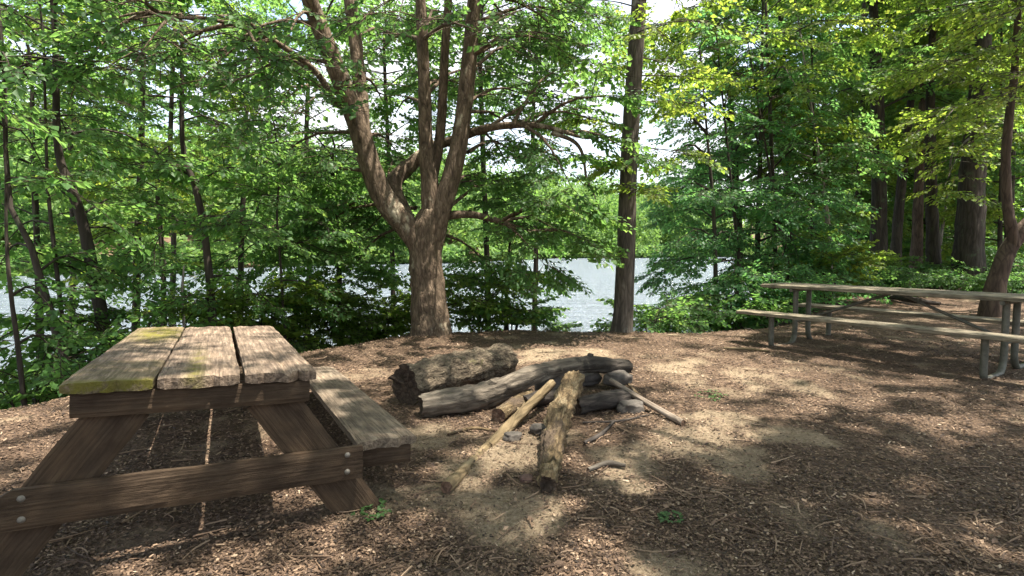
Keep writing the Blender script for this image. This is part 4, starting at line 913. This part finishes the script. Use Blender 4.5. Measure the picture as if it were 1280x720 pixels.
nt.links.new(c, b.inputs['Base Color']); b.inputs['Roughness'].default_value = .9; bump(nt, ntex(nt, coords(nt, (1, 1, 1)), 30, 6, .7), .6, .01, b); STONER = m
import bmesh
def stone(p, sx, sy, sz, seed, label, mat=STONE, rz=0):
    bm = bmesh.new(); bmesh.ops.create_icosphere(bm, subdivisions=4, radius=1)
    for v in bm.verts:
        c = v.co.copy(); k = 1+.28*mnoise.noise(c*1.3+Vector((seed*5, 0, 0)))+.09*mnoise.noise(c*4+Vector((0, seed*3, 0)))
        c = Vector([math.copysign(abs(t)**.72, t) for t in c])*k
        v.co = Vector((c.x*sx, c.y*sy, c.z*sz))
    me = bpy.data.meshes.new('stone'); bm.to_mesh(me); bm.free()
    for pl in me.polygons: pl.use_smooth = True
    o = link('fire_pit_stone', me, mat); o.location = p; o.rotation_euler = (0, 0, rz)
    return tag(o, label, 'stone', 'stones of the fire pit')
stone(gpt(788, 514, .03), .10, .07, .045, 1, 'flat grey stone at the right rim of the fire pit', rz=.3)
stone(gpt(772, 486, .09), .11, .08, .06, 3, 'brown stone on the rim under the curved log end', STONE, rz=.5)
stone(gpt(735, 482, .07), .10, .08, .06, 4, 'dark stone behind the rotten log top', STONE, rz=.1)
stone(gpt(685, 490, .06), .12, .08, .08, 5, 'dark stone beneath the arch of the curved log', rz=.8)
stone(gpt(658, 600, .005), .035, .03, .02, 7, 'little stone between the thin log and the rotten log', STONER)
stone(gpt(640, 548, .012), .06, .045, .028, 8, 'brown stone on the ground right under the thin log', rz=.6)
stone(gpt(676, 540, .02), .07, .05, .03, 9, 'dull stone touching the left side of the rotten log', STONE, rz=.3)

# ------------------------------------------------------------------ small weeds in the litter
def weed(px, py, r, h, n, seed, label):
    p = gpt(px, py, -.004); g = np.random.default_rng(seed); mbb = MB(); st = MB()
    for k in range(n):
        az = g.random()*6.28; rr = r*math.sqrt(g.random()); q = np.array([math.cos(az)*rr, math.sin(az)*rr, h*g.uniform(.4, 1)])
        tube(st, [q*[.3, .3, 0], q*[.7, .7, .7], q], [.0015, .0012, .0008], 4, 4, cap=False)
        for j in range(3):
            a2_ = az+(j-1)*1.1; d = np.array([math.cos(a2_), math.sin(a2_), g.uniform(-.3, .25)]); sd = np.array([-d[1], d[0], g.normal(0, .2)]); z = g.uniform(.018, .034)
            mbb.add([q, q+d*z*.5+sd*z*.32+[0, 0, .003], q+d*z, q+d*z*.5-sd*z*.32+[0, 0, .003]], [(0, 1, 2, 3)], 0, np.clip(g.normal(.55, .15), 0, 1))
    rt = tag(empty('small_weed', p), label, 'weed', 'weeds in the litter')
    link('stem', st.mesh('stem'), TWIG, rt); link('leaves', mbb.mesh('leaves', False), LEAF_WEED, rt)
weed(839, 650, .045, .025, 20, 1, 'small round green weed alone in the foreground litter')
weed(888, 495, .12, .03, 22, 2, 'flat green weed patch right of the bare stick')
weed(466, 640, .08, .025, 16, 3, 'green weeds at the foot of the near table leg')
weed(700, 405, .35, .12, 60, 5, 'low green weeds along the bank edge between the trunks')

# ------------------------------------------------------------------ camera, light, world
cam = bpy.data.cameras.new('camera'); co = bpy.data.objects.new('camera', cam); COL.objects.link(co); S.camera = co
cam.sensor_width = 36; cam.lens = F_PX/1280*36; cam.clip_end = 2000; cam.clip_start = .05
co.location = (0, 0, CAM_H); co.rotation_euler = (math.pi/2-PITCH, 0, 0)

sd = Vector((.33, -.06, 1)).normalized()
sun = bpy.data.lights.new('sun', 'SUN'); sun.energy = 5; sun.angle = RAD(.53); sun.color = (1, .93, .82)
so = bpy.data.objects.new('sun', sun); COL.objects.link(so); so.rotation_euler = sd.to_track_quat('Z', 'Y').to_euler()
W = bpy.data.worlds.new('World'); S.world = W; W.use_nodes = True; nt = W.node_tree
bgn = nt.nodes['Background']; sky = nd(nt, 'ShaderNodeTexSky', sky_type='NISHITA', sun_disc=False)
sky.sun_elevation = math.asin(sd.z); sky.sun_rotation = math.atan2(sd.x, sd.y); sky.air_density = 1.2; sky.dust_density = 2.5; sky.altitude = 100
tc = nd(nt, 'ShaderNodeTexCoord'); mp = nd(nt, 'ShaderNodeMapping'); mp.inputs['Scale'].default_value = (1, 1, 2.2); nt.links.new(tc.outputs['Generated'], mp.inputs[0])
cl = ramp(nt, [(.36, (0, 0, 0)), (.58, (1, 1, 1))], ntex(nt, mp.outputs[0], 2.2, 7, .55, .2)).outputs[0]
c = mix(nt, cl, sky.outputs[0], (3.3, 3.4, 3.55))
nt.links.new(c, bgn.inputs['Color']); bgn.inputs['Strength'].default_value = .15

S.view_settings.view_transform = 'Standard'; S.view_settings.look = 'None'; S.view_settings.gamma = 1; S.view_settings.use_curve_mapping = False
S.view_settings.exposure = 1.75
cy = S.cycles
cy.max_bounces = 12; cy.diffuse_bounces = 7; cy.glossy_bounces = 3; cy.transmission_bounces = 8; cy.transparent_max_bounces = 8
cy.caustics_reflective = False; cy.caustics_refractive = False; cy.sample_clamp_indirect = 6
cy.use_denoising = True
try: cy.denoiser = 'OPENIMAGEDENOISE'; cy.denoising_input_passes = 'RGB_ALBEDO_NORMAL'; cy.denoising_prefilter = 'ACCURATE'
except Exception: pass
